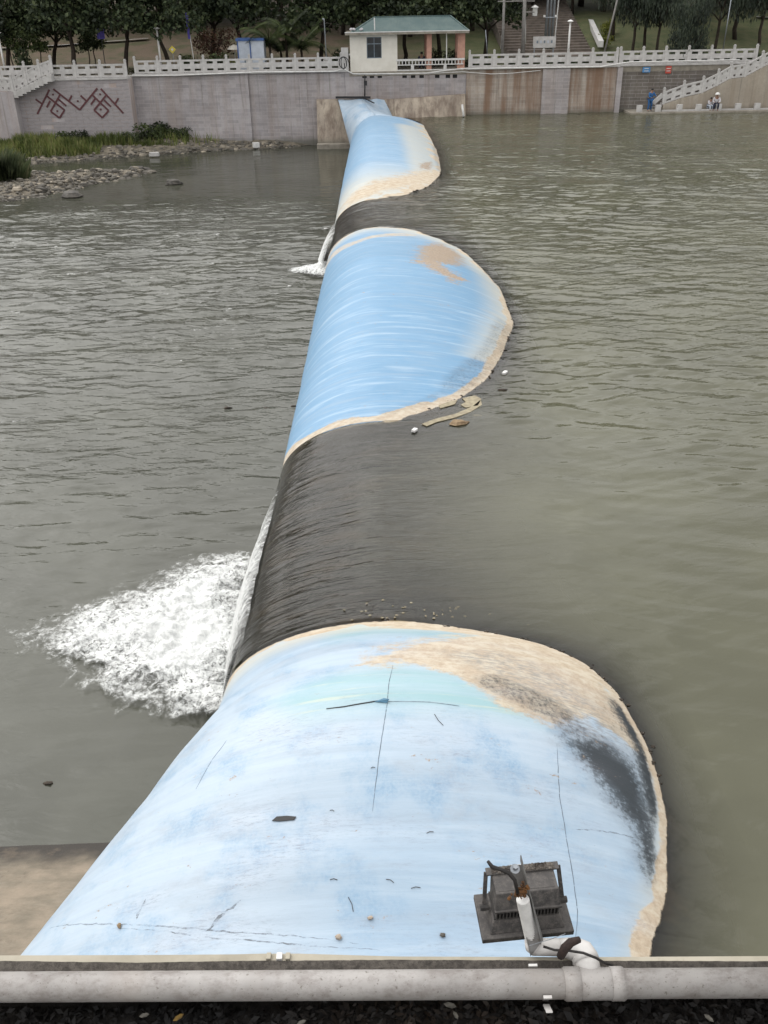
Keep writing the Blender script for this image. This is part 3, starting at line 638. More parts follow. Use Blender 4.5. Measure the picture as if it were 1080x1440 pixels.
wall('wall', XA + .012, XB, YF, YF, -2.6, ZT, M_wallgrey, 'plain grey wall between the emblem wall and the rubble heap', batter=.2)
wall('wall', XB + .01, XG0 - .5, YF + .18, YF + .18, -2.6, ZT, M_wallgrey, 'grey wall with stepped soot stain beside the dam pier', batter=.12)
wg = wall('wall', XG0 - .49, XC, YF + .1, YF + .1, .9, ZT - .05, M_wallgrey, 'grey wall under the white pump house with black drain holes', cope=False)
wall('wall', XC + .01, XD, YF, YF, -1.4, 3.40, M_wallrust, 'tall river wall with broad rust coloured streaks', batter=.12)
wall('wall', XD + .01, 60, YF + .35, YF + .35, -1.4, 3.42, M_walldark, 'dark stone wall with a blue and a red notice behind the river stair')
# pilaster bands of the rusty wall (raised panels)
for xa, xb in ((762, 800), (866, 873)):
    a = PT(xa, 130, YF - .2); b = PT(xb, 130, YF - .2); o = MB().bb((a.x, YF - .22, -1.2), (b.x, YF - .09, 3.36)).obj('pilaster', M_wallgrey, None)
    tag(o, 'flat grey pilaster %s the rust streaked river wall' % ('in the middle of' if xa < 800 else 'closing the right end of'), 'pilaster')
# blocks of the emblem wall, laid proud of the mortar
bl = MB().box((0, 0, 0), (.955, .05, .235)).mesh('block', M_block); blh = MB().box((0, 0, 0), (.46, .05, .235)).mesh('block', M_block)
ang = math.atan2(.35, 5.9); nblk = 0
for r in range(20):
    zz = -2.0 + .27 * r; yy = -.35 * (1 - (zz + 2.6) / 5.9) - .006
    for cI in range(12):
        xx = XA - .55 - cI * 1.0 - (.5 if r % 2 else 0)
        me = bl
        if r % 2 and cI == 0: inst('block', blh, wa, (XA - .27 + 60, yy, zz), (-ang * -1, 0, 0))
        if rng.random() < .04: continue
        inst('block', me, wa, (xx + 60, yy - rng.uniform(0, .006), zz), (ang * -1 * -1, 0, 0)); nblk += 1
# corner strip
# emblem
em = thing('wall_emblem', (0, 0, 0), 'maroon lattice emblem of slanted bars fixed to the pale block wall', 'emblem')
def E2(a, b):
    x, y = a / 5.4, 90 + b / 5.4; q = W(x, y, Y=81.0); f = (q.z + 2.6) / 5.9; return W(x, y, Y=81.2 - .35 * (1 - f) - .07)
for s in [((375, 195), (283, 380)), ((270, 268), (315, 300)), ((405, 190), (605, 348)), ((605, 348), (738, 185)), ((545, 240), (525, 278)), ((612, 240), (655, 280)), ((765, 188), (937, 375)), ((900, 260), (875, 300)),
          ((358, 245), (490, 350)), ((455, 235), (385, 360)), ((385, 360), (452, 410)), ((452, 410), (490, 350)), ((380, 280), (355, 330)), ((440, 265), (503, 318)),
          ((705, 240), (825, 355)), ((808, 235), (715, 350)), ((715, 350), (777, 408)), ((777, 408), (825, 355)), ((725, 260), (690, 308)), ((790, 275), (843, 325))]:
    MB().bar(E2(*s[0]), E2(*s[1]), .05, .13, up=(0, 1, 0)).obj('bar', M_motif, em) if False else MB().bar(E2(*s[0]), E2(*s[1]), .13, .05, up=(0, 1, 0)).obj('bar', M_motif, em)
for d in [(402, 232), (590, 282), (435, 358), (760, 230), (765, 345)]:
    MB().box(E2(*d), (.13, .05, .13)).obj('stud', M_motif, em)
# drain holes: dark boxes on the wall face, their colour stands for shade inside
for x in (512.5, 523, 534, 569, 581, 593, 615, 630, 640):
    q = PT(x, 106.5, YF - .03); MB().box((q.x - (XG0 - .49), 0 - .003, q.z), (.36, .02, .34)).obj('drain_hole', M_dark, wg)
# ledges and pier of the dam
pier = thing('abutment_pier', (0, 0, 0), 'stained concrete pier holding the far end of the dam', 'pier')
mb = MB(); mb.hexa([(-4.87, 81.0, -2.6), (1.5, 80.6, -2.6), (1.5, YF + .3, -2.6), (-4.87, YF + .3, -2.6), (-4.87, 82.45, 1.42), (1.5, 82.45, 1.34), (1.5, YF + .3, 1.34), (-4.87, YF + .3, 1.42)])
mb.obj('pier_face', M_ledge, pier)
mb = MB(); mb.bb((-4.9, 80.45, -2.6), (-1.9, 81.2, -1.75)); mb.obj('pier_foot', M_conc, pier, bevel=.03)
mb = MB(); mb.hexa([(1.5, 80.9, -1.6), (7.3, 81.3, -1.6), (7.3, YF + .3, -1.6), (1.5, YF + .3, -1.6), (1.5, 82.3, 1.34), (7.3, 82.45, 1.62), (7.3, YF + .3, 1.62), (1.5, YF + .3, 1.34)])
o = mb.obj('sloping_ledge', M_ledge); tag(o, 'sloping stained concrete ledge along the water right of the dam end', 'ledge')
mb = MB(); mb.tube([PT(650, 147, 81.6), PT(652, 164, 81.25)], .09, 8)
tag(mb.obj('white_pipe', M_white, smooth=True), 'short upright white pipe on the sloping ledge', 'pipe')
mb = MB(); mb.tube([PT(513, 106, YF - .12), PT(513, 138, YF - .12)], .05, 8); o = mb.obj('black_pipe', M_blackm, smooth=True)
tag(o, 'thin black upright pipe on the wall above the dam end', 'pipe'); MB().box(PT(514, 117, YF - .2), (.25, .16, .35)).obj('junction_box', M_blackm, o)
# service line along the wall top
def linepipe(pxs, r, m, name, label, cat, Y=YF - .28, n=6):
    tag(MB().tube([PT(x, y, Y) for x, y in pxs], r, n).obj(name, m, smooth=True), label, cat)
linepipe([(178, 107), (250, 106), (360, 101.5), (470, 100.5), (483, 97), (497, 104), (520, 104), (600, 103), (620, 100), (650, 96.5), (700, 96), (845, 94), (868, 90), (885, 87.5), (1000, 85), (1040, 84)], .055, M_white, 'white_conduit', 'long white conduit running along the top of the river wall', 'conduit')
linepipe([(600, 103.5), (650, 101), (690, 104), (720, 103), (760, 99)], .03, M_white, 'white_cable', 'loose white cable sagging below the wall top beside the gazebo', 'cable')
co = thing('hose_coil', PT(483, 88, YF - .3), 'coil of dark hose hung on the pillar left of the pump house', 'hose')
mb = MB(); mb.tube([(.42 * cos(a) * (1 - .02 * i), -.02 * i, .42 * sin(a)) for i, a in enumerate(np.linspace(0, 4 * pi, 40))], .035, 6); mb.obj('hose', M_blackm, co, True)
# notices
for x, m, c in ((909, M_bsign, 'blue'), (940, M_red, 'red')):
    q = PT(x, 98, YF + .25); t = thing('notice', q, 'small %s notice on the dark wall above the river stair' % c, 'notice')
    MB().box((0, 0, 0), (.62, .05, .40) if c == 'blue' else (.45, .05, .55)).obj('plate', m, t)
    for i in range(2): MB().box((0, -.03, .09 - .18 * i), (.34, .012, .05)).obj('pale_band', M_white, t)

# ---------------------------------------------------------------- balustrades
postm = MB(); postm.box((0, 0, .58), (.17, .17, 1.16)); postm.box((0, 0, 1.18), (.20, .20, .06)); postm.box((0, 0, 1.25), (.13, .13, .09))
POST = postm.mesh('post', M_stone)
_pc = {}
def panel_mesh(L_, dz):
    key = (round(L_, 2), round(dz, 2))
    if key in _pc: return _pc[key]
    mb = MB(); sl_ = dz / L_; M_ = .0
    def sb(x0, x1, z0, z1, y): mb.hexa([(x0, -y, z0 + sl_ * x0), (x1, -y, z0 + sl_ * x1), (x1, y, z0 + sl_ * x1), (x0, y, z0 + sl_ * x0), (x0, -y, z1 + sl_ * x0), (x1, -y, z1 + sl_ * x1), (x1, y, z1 + sl_ * x1), (x0, y, z1 + sl_ * x0)])
    sb(0, L_, .80, .93, .075); sb(0, L_, .27, .62, .05); sb(0, L_, 0, .12, .07)
    for c, wd in ((0, .16), (.5, .34), (1, .16)):
        a = max(0, c * L_ - wd / 2 if c else 0); b = min(L_, c * L_ + wd / 2 if c < 1 else L_); a = b - wd if c == 1 else a; b = wd if c == 0 else b
        sb(a, b, .62, .80, .05); sb(a, b, .12, .27, .05)
    _pc[key] = mb.mesh('panel', M_stone); return _pc[key]
def balustrade(name, pts, label, cat='balustrade', group=None, start=True, end=True):
    pts = [Vector(p) for p in pts]; t = thing(name, pts[0], label, cat, group)
    for i, p in enumerate(pts):
        if (i > 0 or start) and (i < len(pts) - 1 or end): inst('post', POST, t, p - pts[0])
    for a, b in zip(pts[:-1], pts[1:]):
        d = b - a; L_ = math.hypot(d.x, d.y) - .17; az = math.atan2(d.y, d.x); u = Vector((cos(az), sin(az), 0)) * .085
        k = L_ / (L_ + .17)
        inst('panel', panel_mesh(L_, d.z * k), t, a - pts[0] + u + Vector((0, 0, .03 + d.z * (1 - k) / 2)), (0, 0, az))
    return t
def rowpts(x0, x1, n, Y, z): return [(x0 + (x1 - x0) * i / n, Y, z) for i in range(n + 1)]
zc = ZT + .125
balustrade('balustrade', rowpts(XA - 12.2, XA - .15, 6, 81.4, 3.43), 'white stone balustrade on top of the emblem wall at far left')
balustrade('balustrade', rowpts(XA + .25, XG0 - .75, 9, YF + .25, zc), 'white stone balustrade from the emblem wall corner to the pump house')
balustrade('balustrade', rowpts(XC + .25, XD - .25, 6, YF + .25, 3.53), 'white stone balustrade above the rust streaked wall right of the gazebo')
balustrade('balustrade', rowpts(XD + .1, PT(1067, 80, YF).x, 6, YF + .6, 3.55), 'white stone balustrade above the blue and red notices')
MB().bb((XG0 - .72, YF + .05, 3.4), (XG0 - .15, YF + .5, 5.15)).obj('gate_pillar', M_stone, label='plain stone pillar carrying the hose coil beside the pump house', cat='pillar')
# left stair in front of the emblem wall
ls = [PT(0, 128, 80.3), PT(19, 129, 80.3), PT(38, 119, 80.5), PT(57, 109, 80.6), PT(74, 103, 80.7)]
balustrade('stair_balustrade', ls, 'short white balustrade going down the stair at the far left edge', 'balustrade')
mb = MB(); a, b = ls[1], ls[-1]
mb.hexa([(-60, 80.1, -2.6), (a.x, 80.1, -2.6), (a.x, 81.5, -2.6), (-60, 81.5, -2.6), (-60, 80.1, a.z), (a.x, 80.1, a.z), (a.x, 81.5, a.z), (-60, 81.5, a.z)])
o = mb.obj('stair_landing', M_wallpanel); tag(o, 'stained block landing under the stair at the far left edge', 'landing')
mb = MB()
for i in range(9):
    x0 = a.x + (b.x - a.x) * i / 9; x1 = a.x + (b.x - a.x) * (i + 1) / 9; z1 = a.z + (b.z - a.z) * (i + .5) / 9
    MB().bb((x0, 80.15, z1 - .5), (x1 - .003, 81.0, z1)).obj('step', M_stone, o)
# right stair and quay
q0 = PT(885, 158, 80.9)
quay = thing('quay', (0, 0, 0), 'low concrete quay at the water in front of the right river wall', 'quay')
MB().bb((q0.x, 80.6, -1.5), (70, 83.2, .18)).obj('quay_slab', M_conc, quay, bevel=.04)
MB().bb((q0.x + 2.6, 80.85, .19), (70, 80.98, .30)).obj('quay_rail', M_stone, quay)
lowpost = MB().box((0, 0, .25), (.42, .3, .5)).mesh('quay_post', M_stone)
for x in (899, 925, 955, 982, 1010, 1037, 1064, 1091, 1118):
    q = PT(x, 153, 80.92); inst('quay_post', lowpost, quay, (q.x, 80.9, .185))
st = [PT(x, y, 81.7) for x, y in ((932, 147), (960, 137), (987, 131), (1008, 121), (1026, 111), (1047, 108.5), (1070, 96), (1092, 85), (1114, 75))]
balustrade('stair_balustrade', st, 'long white balustrade climbing the river stair on the right', 'balustrade')
MB().bar(st[0] + Vector((-.8, 0, .1)), st[0] + Vector((-.1, 0, .75)), .14, .3).obj('drum_stone', M_stone, label='low slanted stone end at the foot of the right river stair', cat='stone')
rs = thing('river_stair', (0, 0, 0), 'concrete stair rising from the quay to the right behind white balustrade', 'stair')
vs = []; top = [Vector((p.x, 81.52, p.z)) for p in st]
mb = MB(); n_ = len(top)
fr = [(p.x, 81.52, .19) for p in top] + [tuple(p) for p in top]; bk = [(p.x, 82.4, .19) for p in top] + [(p.x, 82.4, p.z) for p in top]
mb.v = fr + bk; k = n_
for i in range(n_ - 1): mb.f += [(i, i + 1, k + i + 1, k + i), (k + i, k + i + 1, 3 * k + i + 1, 3 * k + i)]
mb.f += [(0, k, 3 * k, 2 * k)]; mb.obj('stair_wall', M_beige, rs)
for (a, b) in zip(st[:-1], st[1:]):
    nn_ = 5
    for i in range(nn_):
        q = a.lerp(b, (i + .5) / nn_); MB().bb((q.x - .2, 81.8, q.z - .25), (q.x + .2, 82.38, q.z + .02 + .0)).obj('step', M_stone, rs)

# ---------------------------------------------------------------- pump house with open gazebo
gz = thing('pump_house', (0, YF + .1, ZT), 'cream pump house and open gazebo under one green hipped roof', 'building')
def G(x, y, Y=YF + .1): q = PT(x, y, Y); return q.x, q.z
gx0, gz0 = G(493, 98); gx1, _ = G(559, 98); gx2, _ = G(655, 97); zf = ZT - .03; ze_ = G(560, 48)[1]
OX, OY, OZ = 0, YF + .1, ZT
def gp(mb, name, m, parent=gz, **k):
    mb.v = [(v[0] - OX, v[1] - OY, v[2] - OZ) for v in mb.v]; return mb.obj(name, m, parent, **k)
wx0 = G(515.5, 60)[0]; wx1 = G(536.5, 60)[0]; wz0 = G(526, 82)[1]; wz1 = G(526, 52)[1]; Yg0 = OY + .0
D_ = 4.2
mb = MB(); mb.bb((gx0, Yg0, zf), (wx0, Yg0 + .2, ze_)); mb.bb((wx1, Yg0, zf), (gx1, Yg0 + .2, ze_)); mb.bb((wx0, Yg0, zf), (wx1, Yg0 + .2, wz0)); mb.bb((wx0, Yg0, wz1), (wx1, Yg0 + .2, ze_))
mb.bb((gx0, Yg0 + .2, zf), (gx0 + .2, Yg0 + D_, ze_)); mb.bb((gx1 - .2, Yg0 + .2, zf), (gx1, Yg0 + D_, ze_)); mb.bb((gx0 + .2, Yg0 + D_ - .2, zf), (gx1 - .2, Yg0 + D_, ze_))
gp(mb, 'wall', M_cream)
wf = MB(); fw = .05
wf.bb((wx0, Yg0 + .06, wz0), (wx0 + fw, Yg0 + .12, wz1)); wf.bb((wx1 - fw, Yg0 + .06, wz0), (wx1, Yg0 + .12, wz1)); wf.bb((wx0 + fw, Yg0 + .06, wz0), (wx1 - fw, Yg0 + .12, wz0 + fw)); wf.bb((wx0 + fw, Yg0 + .06, wz1 - fw), (wx1 - fw, Yg0 + .12, wz1))
xm = (wx0 + wx1) / 2; zm = wz0 + (wz1 - wz0) * .68
wf.bb((xm - .025, Yg0 + .07, wz0 + fw), (xm + .025, Yg0 + .115, wz1 - fw)); wf.bb((wx0 + fw, Yg0 + .075, zm - .03), (wx1 - fw, Yg0 + .112, zm + .03))
wfo = gp(wf, 'window', M_frame)
for a, b in ((wx0 + .05, xm - .025), (xm + .025, wx1 - .05)):
    for c, d in ((wz0 + .05, zm - .03), (zm + .03, wz1 - .05)): gp(MB().bb((a, Yg0 + .09, c), (b, Yg0 + .10, d)), 'pane', M_glass, wfo)
gp(MB().bb((gx0 - .1, Yg0 - .02, ZT - .35), (gx2 + .1, Yg0 + D_ + .1, zf)), 'floor_slab', M_conc)
for x in (603.5, 648.5):
    cxx = G(x, 80)[0]; wdt = .4 if x < 640 else .6
    gp(MB().bb((cxx - wdt / 2, Yg0 + .1, zf), (cxx + wdt / 2, Yg0 + .5, ze_)), 'column', M_pink); gp(MB().bb((cxx - .2, Yg0 + D_ - .5, zf), (cxx + .2, Yg0 + D_ - .1, ze_)), 'column', M_pink)
# railing
rz = zf; x0, x1 = gx1, gx2 - .2
gp(MB().bb((x0 - .1, Yg0 - .03, rz + .72), (x1 + .1, Yg0 + .09, rz + .86)), 'rail', M_white); gp(MB().bb((x0, Yg0 - .02, rz + .40), (x1, Yg0 + .08, rz + .47)), 'rail', M_white); gp(MB().bb((x0, Yg0 - .02, rz + .01), (x1, Yg0 + .09, rz + .09)), 'rail', M_white)
for i in range(20):
    xx = x0 + (x1 - x0) * (i + .5) / 20; gp(MB().bb((xx - .035, Yg0, rz + .475), (xx + .035, Yg0 + .06, rz + .715)), 'baluster', M_white)
for x in (580, 626): xx = G(x, 90)[0]; gp(MB().bb((xx - .12, Yg0 - .01, rz + .095), (xx + .12, Yg0 + .075, rz + .395)), 'rail_post', M_white)
tag(MB().tube([PT(628, 84, YF + .05), PT(628, 47, YF + .05)], .045, 6).obj('white_pole', M_white), 'thin white pole standing at the gazebo railing', 'pole')
# roof: slab and tiled hip
ex0, ex1 = G(485, 44, Yg0 - .5)[0], G(660, 42, Yg0 - .5)[0]
gp(MB().bb((ex0, Yg0 - .55, ze_), (ex1, Yg0 + D_ + .5, ze_ + .16)), 'eave_slab', M_conc)
gp(MB().bb((ex0 - .02, Yg0 - .57, ze_ + .163), (ex1 + .02, Yg0 - .45, ze_ + .22)), 'eave_edge', M_white)
n = N('green_roof_tiles'); p = n.pos(); cx = n.n('SeparateXYZ', {0: p})
col = n.mix(n.ramp(n.noise(p, 1.2, 6, .6), .35, .7), (.055, .095, .095), (.085, .125, .12)); col = n.mix(n.math('MULTIPLY', n.ramp(n.noise(n.map(p, (4, .6, 1)), 1.5, 5), .5, .75), .5), col, (.05, .08, .075))
M_roof = n.end(n.bsdf(Base_Color=col, Roughness=.7))
ym = Yg0 + D_ / 2; zt = G(575, 23.5, ym)[1]; ry0 = Yg0 - .5; ry1 = Yg0 + D_ + .45; rx0 = G(527, 24, ym)[0]; rx1 = G(633, 24, ym)[0]; zb = ze_ + .17
rf = gp(MB().add([(ex0 + .45, ry0, zb), (ex1 - .05, ry0, zb), (ex1 - .05, ry1, zb), (ex0 + .45, ry1, zb), (rx0, ym, zt), (rx1, ym, zt)], [(0, 1, 5, 4), (2, 3, 4, 5), (1, 2, 5), (3, 0, 4), (0, 3, 2, 1)]), 'roof', M_roof)
rb = MB(); nr = 74
for i in range(nr):      # raised ribs of the roofing on the river slope
    f = (i + .5) / nr; xb = ex0 + .45 + (ex1 - .05 - ex0 - .45) * f
    if xb < rx0: h = (xb - ex0 - .45) / (rx0 - ex0 - .45)
    elif xb > rx1: h = (ex1 - .05 - xb) / (ex1 - .05 - rx1)
    else: h = 1
    if h < .05: continue
    rb.bar((xb, ry0, zb + .012), (xb, ry0 + (ym - ry0) * h, zb + (zt - zb) * h + .012), .05, .03)
o = gp(rb, 'roof_rib', M_roof, rf); o['kind'] = 'stuff'
gp(MB().bar((rx0, ym, zt + .03), (rx1, ym, zt + .03), .16, .08), 'ridge', M_roof)
gp(MB().bar((ex1 - .05, ry0, zb + .03), (rx1, ym, zt + .03), .12, .06), 'hip_ridge', M_roof); gp(MB().bar((ex0 + .45, ry0, zb + .03), (rx0, ym, zt + .03), .12, .06), 'hip_ridge', M_roof)
tag(MB().tube([PT(527, 44, YF), PT(526.5, 25, YF)], .05, 6).obj('roof_pole', M_white), 'short white pole standing in front of the green roof', 'pole')
for i, x in enumerate((493.5, 497.5, 508)):
    q = PT(x, 40.5, YF - .1); tag(MB().blob((q.x, q.y, q.z - .03), (.14, .1, .10), i).obj('white_bundle', M_whitecloth), ('small white bundle at the left end of the eave', 'second small white bundle along the left eave', 'small white bundle in front of the green roof')[i], 'bundle')

# ---------------------------------------------------------------- ground behind the wall
xg = np.linspace(-160, 160, 161); yg = np.concatenate([np.arange(83.4, 130, 1.0), np.arange(130, 420, 12)])
Yt, Xt = np.meshgrid(yg, xg, indexing='ij')
left = sstep(-4, -12, Xt); right = sstep(16, 22, Xt)
rise = left * sstep(86, 112, Yt) * 3.2 + right * sstep(87, 112, Yt) * 3.6 + (1 - left) * (1 - right) * sstep(92, 114, Yt) * 2.6
Zt_ = 3.36 + rise + sstep(112, 200, Yt) * 16 + .25 * (fbm(Xt * .2, Yt * .2, 3, 2) - .5)
n = N('bank_ground'); p = n.pos(); cx = n.n('SeparateXYZ', {0: p})
gr = n.ramp(n.math('ADD', cx.outputs[0], n.math('MULTIPLY', n.noise(p, .15, 4), 14)), 4, 16)
br_ = n.mix(n.ramp(n.noise(p, .5, 7, .65), .4, .65), (.13, .095, .065), (.075, .075, .035)); gn = n.mix(n.ramp(n.noise(p, .8, 6, .6), .35, .65), (.065, .08, .03), (.10, .10, .045))
col = n.mix(gr, br_, gn); nb = n.bump(n.noise(p, 5, 6, .7), .8, .12)
M_bank = n.end(n.bsdf(Base_Color=col, Roughness=.95, Normal=nb))
M_hill = mat('unseen_wooded_hill', (.04, .055, .025), (.02, .028, .014), .08, .95, .6, .3, 1.5)
grid('hillside', np.stack([Xt, Yt, Zt_], -1), M_bank, kind='structure')
for sx_ in (-1, 1):  # hills out of view, added and raised to darken the water's reflections
    yq = np.arange(-160, 300, 8.); xq = np.arange(72, 330, 6.); Yq, Xq = np.meshgrid(yq, xq, indexing='ij')
    Zq = -2.5 + sstep(75, 110, Xq) * 20 + sstep(130, 300, Xq) * 34 * (.6 + .6 * fbm(Xq * .012 + sx_, Yq * .012, 3, 8)) + 4 * fbm(Xq * .12, Yq * .12, 3, 12)
    grid('unseen_hills', np.stack([sx_ * Xq, Yq, Zq], -1), M_hill, kind='structure', flip=sx_ < 0)
def gz_at(x, y):
    l = float(sstep(-4, -12, x)); r = float(sstep(16, 22, x))
    return 3.36 + l * float(sstep(86, 112, y)) * 3.2 + r * float(sstep(87, 112, y)) * 3.6 + (1 - l) * (1 - r) * float(sstep(92, 114, y)) * 2.6 + float(sstep(112, 200, y)) * 16
MB().bb((-60, 83.0, 3.0), (60, 86.5, 3.46)).obj('promenade', M_conc, kind='structure')
# pale footpaths on the slopes
def path(name, pts, wd, label):
    vs = []; P2 = [Vector((x, y, gz_at(x, y) + .16)) for x, y in pts]
    for i, q in enumerate(P2):
        t = (P2[min(i + 1, len(P2) - 1)] - P2[max(i - 1, 0)]).normalized(); s = Vector((-t.y, t.x, 0)).normalized() * wd / 2; vs += [q - s, q + s]
    mb = MB().add(vs, [(2 * i, 2 * i + 2, 2 * i + 3, 2 * i + 1) for i in range(len(P2) - 1)]); mb.obj(name, M_stone, kind='structure')
path('footpath', [(-38, 98), (-34, 98.5), (-30, 99), (-26, 100), (-22, 101)], .8, '')
path('footpath', [(-8, 88), (-6, 91), (-4.5, 94), (-3, 97), (0, 99)], 1.4, '')
path('footpath', [(38, 104), (42, 103), (46, 101), (50, 99)], 1.2, '')
# park stair
ps = thing('park_stair', (16, 92, 3.36), 'broad brown stone stair climbing the park between white side rails', 'stair')
sx0, sx1 = PT(712, 60, 95).x, PT(829, 60, 95).x
M_step = mat('brown_steps', (.24, .20, .17), (.16, .135, .115), 1.5, .9, .4, 20, stain=(.12, .1, .08))
for i in range(24):
    y0 = 91.5 + i * .95; z1 = 3.55 + i * .2; MB().bb((sx0 - 16, y0 - 92, z1 - 1.2 - 3.36), (sx1 - 16 + .8 * (i / 24), y0 + .95 - 92 - .004, z1 - 3.36)).obj('step', M_step, ps)
a, b = PT(845, 62, 91), PT(828, 26, 108); MB().bar(a - Vector((16, 92, 3.36)), b - Vector((16, 92, 3.36)), .45, .5).obj('side_rail', M_white, ps)
a, b = PT(706, 66, 91), PT(708, 36, 105); MB().bar(a - Vector((16, 92, 3.36)), b - Vector((16, 92, 3.36)), .25, .3).obj('side_rail', M_stone, ps)

# ---------------------------------------------------------------- vegetation
def leaf_cloud(mb, centers, rad, n, size, sq=(1, 1, .7), seed=0, droop=0.):
    r_ = np.random.default_rng(seed)
    for c in centers:
        d = r_.normal(size=(n, 3)); d /= np.linalg.norm(d, axis=1, keepdims=True); rr = rad * (.35 + .75 * r_.random((n, 1)) ** .5)
        q = np.array(c) + d * rr * np.array(sq); s = size * r_.uniform(.6, 1.3, (n, 1))
        u = r_.normal(size=(n, 3)); u /= np.linalg.norm(u, axis=1, keepdims=True); v = np.cross(u, r_.normal(size=(n, 3))); v /= np.linalg.norm(v, axis=1, keepdims=True)
        if droop: u = u * (1 - droop) + np.array([0, 0, -1]) * droop; v *= .45
        A = q + u * s; B = q + v * s * .55; Cc = q - u * s * .8; D = q - v * s * .55
        b0 = len(mb.v); mb.v += [tuple(x) for x in np.stack([A, B, Cc, D], 1).reshape(-1, 3)]
        mb.f += [(b0 + 4 * i, b0 + 4 * i + 1, b0 + 4 * i + 2, b0 + 4 * i + 3) for i in range(n)]
    return mb
def trunk_mb(h, r, lean=.3, limbs=5, seed=0, spread=1.6):
    rr = random.Random(seed); mb = MB(); pts = [(0, 0, -.3)]; x = y = 0
    for i in range(1, 6): x += rr.uniform(-lean, lean) * h / 9; y += rr.uniform(-lean, lean) * h / 9; pts.append((x, y, h * i / 5))
    mb.tube(pts, [r * (1.15 - .11 * i) for i in range(6)], 8)
    for k in range(limbs):
        a = 2 * pi * k / limbs + rr.uniform(-.4, .4); b = Vector(pts[3 + k % 3]); e = b + Vector((cos(a) * spread, sin(a) * spread, spread * rr.uniform(.5, 1.1)))
        mb.tube([b, b.lerp(e, .5) + Vector((0, 0, .15)), e], [r * .5, r * .35, r * .15], 6)
    return mb
def tree_kind(kind, seed):
    rr = random.Random(seed)
    if kind == 'broad':
        cs = [(rr.uniform(-2.6, 2.6), rr.uniform(-2.2, 2.2), rr.uniform(4.3, 10)) for _ in range(60)]
        cs += [(2.9 * cos(a), 2.4 * sin(a), 3.9 + rr.uniform(-.6, .7)) for a in np.linspace(0, 6.2, 14)]
        return trunk_mb(4.2, .19, .5, 6, seed, 2.2), leaf_cloud(MB(), cs, 1.05, 95, .22, seed=seed), M_leafD
    if kind == 'willow':
        cs = [(rr.uniform(-2.0, 2.0), rr.uniform(-1.8, 1.8), rr.uniform(3.9, 10)) for _ in range(58)]
        return trunk_mb(4.6, .15, .5, 5, seed, 1.6), leaf_cloud(MB(), cs, 1.0, 95, .30, (1, 1, 1.25), seed, .75), M_leafG
    if kind == 'slim':
        cs = [(rr.uniform(-.7, .7), rr.uniform(-.7, .7), rr.uniform(2.2, 5)) for _ in range(16)]
        return trunk_mb(3.2, .06, .5, 3, seed, .7), leaf_cloud(MB(), cs, .6, 60, .15, seed=seed), M_leafM
    if kind == 'red':
        cs = [(rr.uniform(-1.8, 1.8), rr.uniform(-1.5, 1.5), rr.uniform(1.4, 3.0)) for _ in range(26)]
        return trunk_mb(1.8, .09, .6, 6, seed, 1.2), leaf_cloud(MB(), cs, .7, 60, .12, seed=seed), M_leafR
TK = {}
for kind, ns in (('broad', 3), ('willow', 3), ('slim', 2), ('red', 1)):
    TK[kind] = []
    for s_ in range(ns):
        t_, c_, m_ = tree_kind(kind, s_ * 10 + len(kind)); TK[kind].append((t_.mesh('trunk', M_bark, True), c_.mesh('crown', m_)))
def tree(kind, px, Y, sc_, label, name='tree', group=None, v=None, rz=None, zoff=0):
    x = PT(px, 80, Y).x; z = gz_at(x, Y) + (.1 if Y < 86.5 else 0) + zoff
    t = thing(name, (x, Y, z), label, 'tree', group, rng.uniform(0, 6.28) if rz is None else rz); k = TK[kind][int(rng.integers(len(TK[kind]))) if v is None else v]
    t.scale = (sc_, sc_, sc_ * rng.uniform(.94, 1.06)); inst('trunk', k[0], t); inst('crown', k[1], t); return t
T1 = [('broad', 8, 88.5, .95, 'dark leafy tree at the far left edge behind the white lamp post'), ('broad', 70, 89, .9, 'dark leafy tree behind the left balustrade, left of the forked tree'),
      ('broad', 106, 86.2, 1.0, 'large dark forked tree directly behind the left balustrade'), ('broad', 172, 86.5, .95, 'dark tree on the right of the blue banner'),
      ('broad', 241, 87, .95, 'dark leaning tree just right of the tall white lamp post'), ('broad', 300, 92, 1.05, 'dark tree rising behind the reddish tree'),
      ('broad', 345, 91, 1.0, 'dark tree overhanging the blue trimmed cabin'), ('broad', 450, 90, 1.0, 'dark tree between the palms and the pump house'),
      ('broad', 500, 93, 1.1, 'dark tree right behind the cream pump house'), ('broad', 568, 90.5, .95, 'dark tree seen through the left bay of the gazebo'),
      ('broad', 620, 91.5, 1.0, 'dark tree seen behind the right bay of the gazebo'), ('broad', 682, 92, .95, 'dark tree right of the gazebo, left of the concrete pole'),
      ('broad', 800, 109, .85, 'dark tree hanging over the top of the park stair'), ('broad', 740, 111, .85, 'dark tree at the top of the park stair behind the steel mast'),
      ('willow', 888, 91, .85, 'thin trunked grey green tree, leftmost of the three on the lawn'), ('willow', 905, 92.5, .9, 'thin trunked grey green tree, middle of the three on the lawn'),
      ('willow', 924, 90, .85, 'thin trunked grey green tree, rightmost of the three on the lawn'), ('willow', 1003, 91, .95, 'grey green tree with brown trunk near the right edge'),
      ('willow', 1062, 92, .95, 'grey green tree at the far right edge above the river stair'), ('willow', 860, 97, .95, 'grey green tree behind the leaning pole'),
      ('broad', 1030, 97, 1.0, 'dark tree behind the two trunks near the right edge')]
for k, px, Y, s_, lab in T1: tree(k, px, Y, s_, lab)
